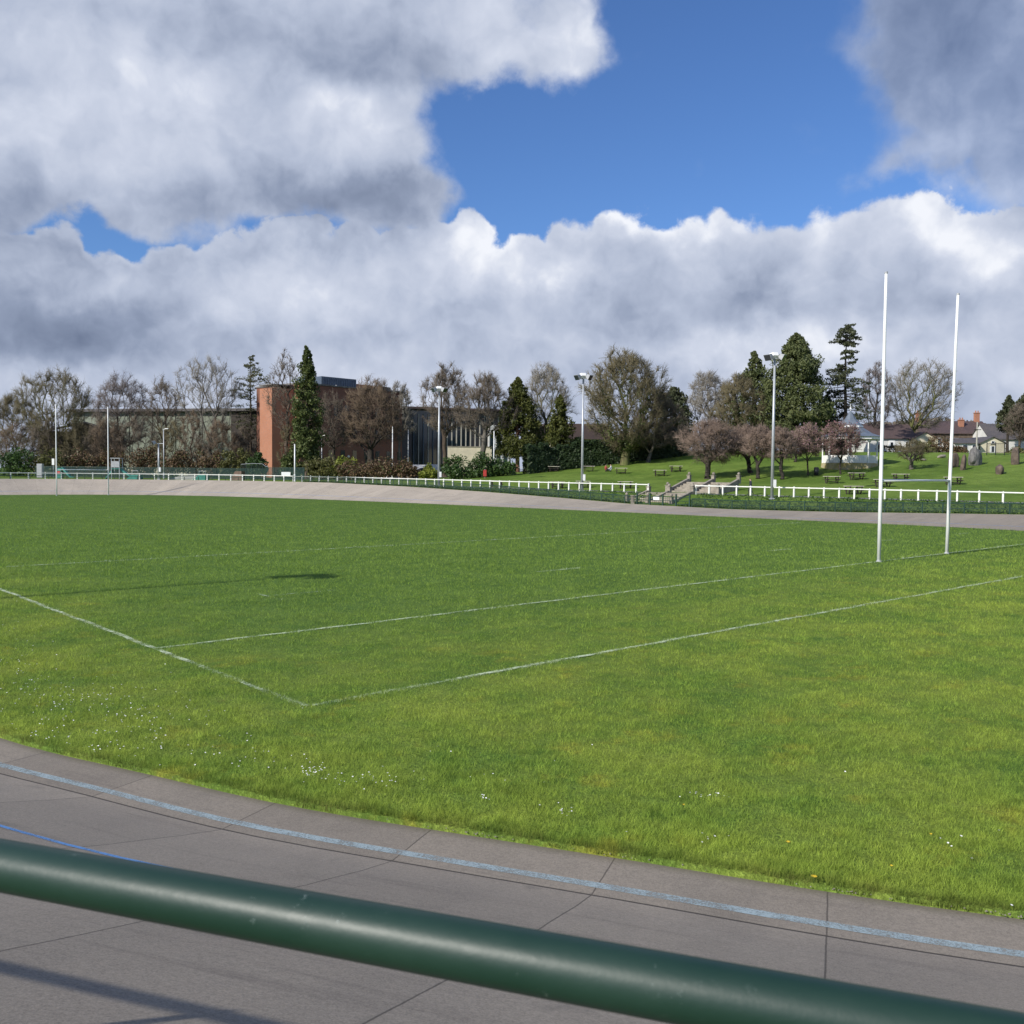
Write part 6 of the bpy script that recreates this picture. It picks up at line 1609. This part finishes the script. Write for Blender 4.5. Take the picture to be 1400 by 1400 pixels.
# ------------------------------------------------------------------ skate park behind the curve
def mesh_fence(label, pxs, depth, top, name='mesh_fence'):
    pts = [spot(p, depth) for p in pxs]; b = pts[0]; t = thing(name, label, 'fence', b, 0, 'green mesh fences round the skate park'); h = height_for(pxs[0], top, depth) - b.z
    for p in pts: q = p - b; m = MB(); m.tube(q + Vector((0, 0, -.1)), q + Vector((0, 0, h)), .045, n=6); m.build('post', M['green_metal'], t)
    m = MB(); w = MB()
    for p0, p1 in zip(pts[:-1], pts[1:]):
        a0, a1 = p0 - b, p1 - b
        for z in (.1, h * .5, h - .03): m.tube(a0 + Vector((0, 0, z)), a1 + Vector((0, 0, z)), .022, n=5)
        k = int((a1 - a0).length / .055)
        for i in range(1, k): c = a0.lerp(a1, i / k); w.add([c + Vector((-.014, 0, .1)), c + Vector((.014, 0, .1)), c + Vector((.014, 0, h)), c + Vector((-.014, 0, h))], [(0, 1, 2, 3)])
    m.build('rail', M['green_metal'], t); w.build('mesh_panel', M['mesh_teal'], t, recalc=False); return t, b, h
mesh_fence('long green mesh fence behind the far goal posts and skate ramps', [48 + 22.5 * k for k in range(15)], 136, 637)
tf, fb2_, fh = mesh_fence('short dark mesh fence with a white banner right of the curved screen', [363, 375, 388, 401, 416], 129, 639)
bp = spot(391, 128.9) - fb2_; m = MB(); m.box((bp.x, -.12, fh * .52), (1.25, .03, .50)); m.build('banner', M['white'], tf)
def prop(name, label, cat, px, depth): b = spot(px, depth); return thing(name, label, cat, b, 0)
t = prop('control_cabinet', 'dark grey cabinet left of the far goal posts', 'cabinet', 55, 130); h = height_for(55, 634, 130) - t.location.z; m = MB(); m.box((0, 0, h / 2), (.75, .5, h)); m.build('body', M['lamp_grey'], t, bevel=.02); m = MB(); m.box((0, -.262, h / 2), (.6, .02, h * .85)); m.build('door', M['lamp_grey'], t)
t = prop('notice_post', 'white notice on a post left of the left far upright', 'sign', 73, 131); h = height_for(73, 627, 131) - t.location.z; m = MB(); m.tube((0, 0, 0), (0, 0, h), .04, n=8); m.build('post', M['galv'], t); m = MB(); m.box((0, -.06, h - .45), (.34, .03, .9)); m.build('board', M['white'], t)
t = prop('play_slide', 'small teal slide with red panel beside the left far upright', 'slide', 87, 129)
m = MB(); m.prism([(-.2, 1.5), (0, 1.5), (1.0, .25), (1.5, .2), (1.5, .1), (.9, .12), (-.2, 1.35)], -.3, .3); m.build('chute', M['teal'], t); m = MB(); m.box((-.5, 0, .7), (.6, .7, 1.4)); m.build('platform', M['teal'], t); m = MB(); m.box((-.55, -.37, .8), (.5, .04, .4)); m.build('panel', M['red'], t)
t = prop('climbing_frame', 'turquoise and grey climbing tower right of the far goal posts', 'climbing frame', 160, 129); h = height_for(160, 627, 129) - t.location.z
for x in (-.55, .55):
    for y in (-.5, .5): m = MB(); m.tube((x, y, 0), (x, y, h), .06, n=8); m.build('leg', M['galv'], t)
m = MB(); m.box((0, 0, h * .5), (1.2, 1.1, .08)); m.build('platform', M['teal'], t); m = MB(); m.box((0, -.55, h * .72), (1.1, .05, h * .3)); m.build('side_panel', M['lamp_grey'], t); m = MB(); m.prism([(.6, h * .5), (2.4, .15), (2.9, .12), (2.9, .02), (2.3, .02), (.6, h * .4)], -.3, .3); m.build('slide', M['teal'], t); m = MB(); m.prism([(-.6, h * .45), (-1.5, .1), (-1.5, 0), (-.6, h * .3)], -.35, .35); m.build('ramp', M['teal'], t)
m = MB(); m.box((0, 0, h + .05), (1.35, 1.25, .1)); m.build('roof', M['lamp_grey'], t)
def ramp_thing(label, px, depth, w, h, mat, rails=True):
    t = prop('skate_ramp', label, 'skate ramp', px, depth); t['group'] = 'ramps in the skate park'
    pts = [(-w / 2, 0)] + [(-w / 2 + w * .42 * (1 - math.cos(a)) , h * (1 - math.cos(a)) ** 1.0 * .99) for a in np.linspace(.25, math.pi / 2, 6)] + [(w / 2, h), (w / 2, 0)]
    m = MB(); m.prism(pts, -.9, .9); m.build('deck', M[mat], t)
    if rails: m = MB(); m.tube((0, -.85, h), (0, -.85, h + .55), .025, n=5); m.tube((w / 2, -.85, h), (w / 2, -.85, h + .55), .025, n=5); m.tube((0, -.85, h + .55), (w / 2, -.85, h + .55), .025, n=5); m.build('handrail', M['galv'], t)
ramp_thing('long low pale skate ramp behind the white fence', 252, 130, 4.2, .55, 'ramp_grey', False)
ramp_thing('teal edged skate ramp right of the long low pale one', 275, 129.5, 1.7, .65, 'teal')
ramp_thing('tall brown skate ramp beside the curved mesh screen', 325, 129, 1.5, 1.25, 'ramp_brown', False)
ramp_thing('small teal skate ramp left of the short floodlight post', 184, 129, 1.6, .6, 'teal')
t = prop('curved_screen', 'curved grey green mesh screen above the brown ramp', 'screen', 348, 131); h = height_for(348, 635, 131) - t.location.z
m = MB(); arc = [(-1.9 + k * .38, h + .12 * math.sin(k * .3) - (0.3 if k > 8 else 0)) for k in range(11)]
for (x0, z0), (x1, z1_) in zip(arc[:-1], arc[1:]): m.tube((x0, 0, z0), (x1, 0, z1_), .035, n=6)
m.build('top_rail', M['galv'], t)
for x, z in arc[::2]: m = MB(); m.tube((x, 0, 0), (x, 0, z), .04, n=6); m.build('post', M['green_metal'], t)
m = MB()
for k in range(44):
    x = -1.9 + 3.8 * k / 43; m.add([(x - .012, .02, .05), (x + .012, .02, .05), (x + .012, .02, h * .97), (x - .012, .02, h * .97)], [(0, 1, 2, 3)])
m.build('mesh_panel', M['mesh_green'], t, recalc=False)
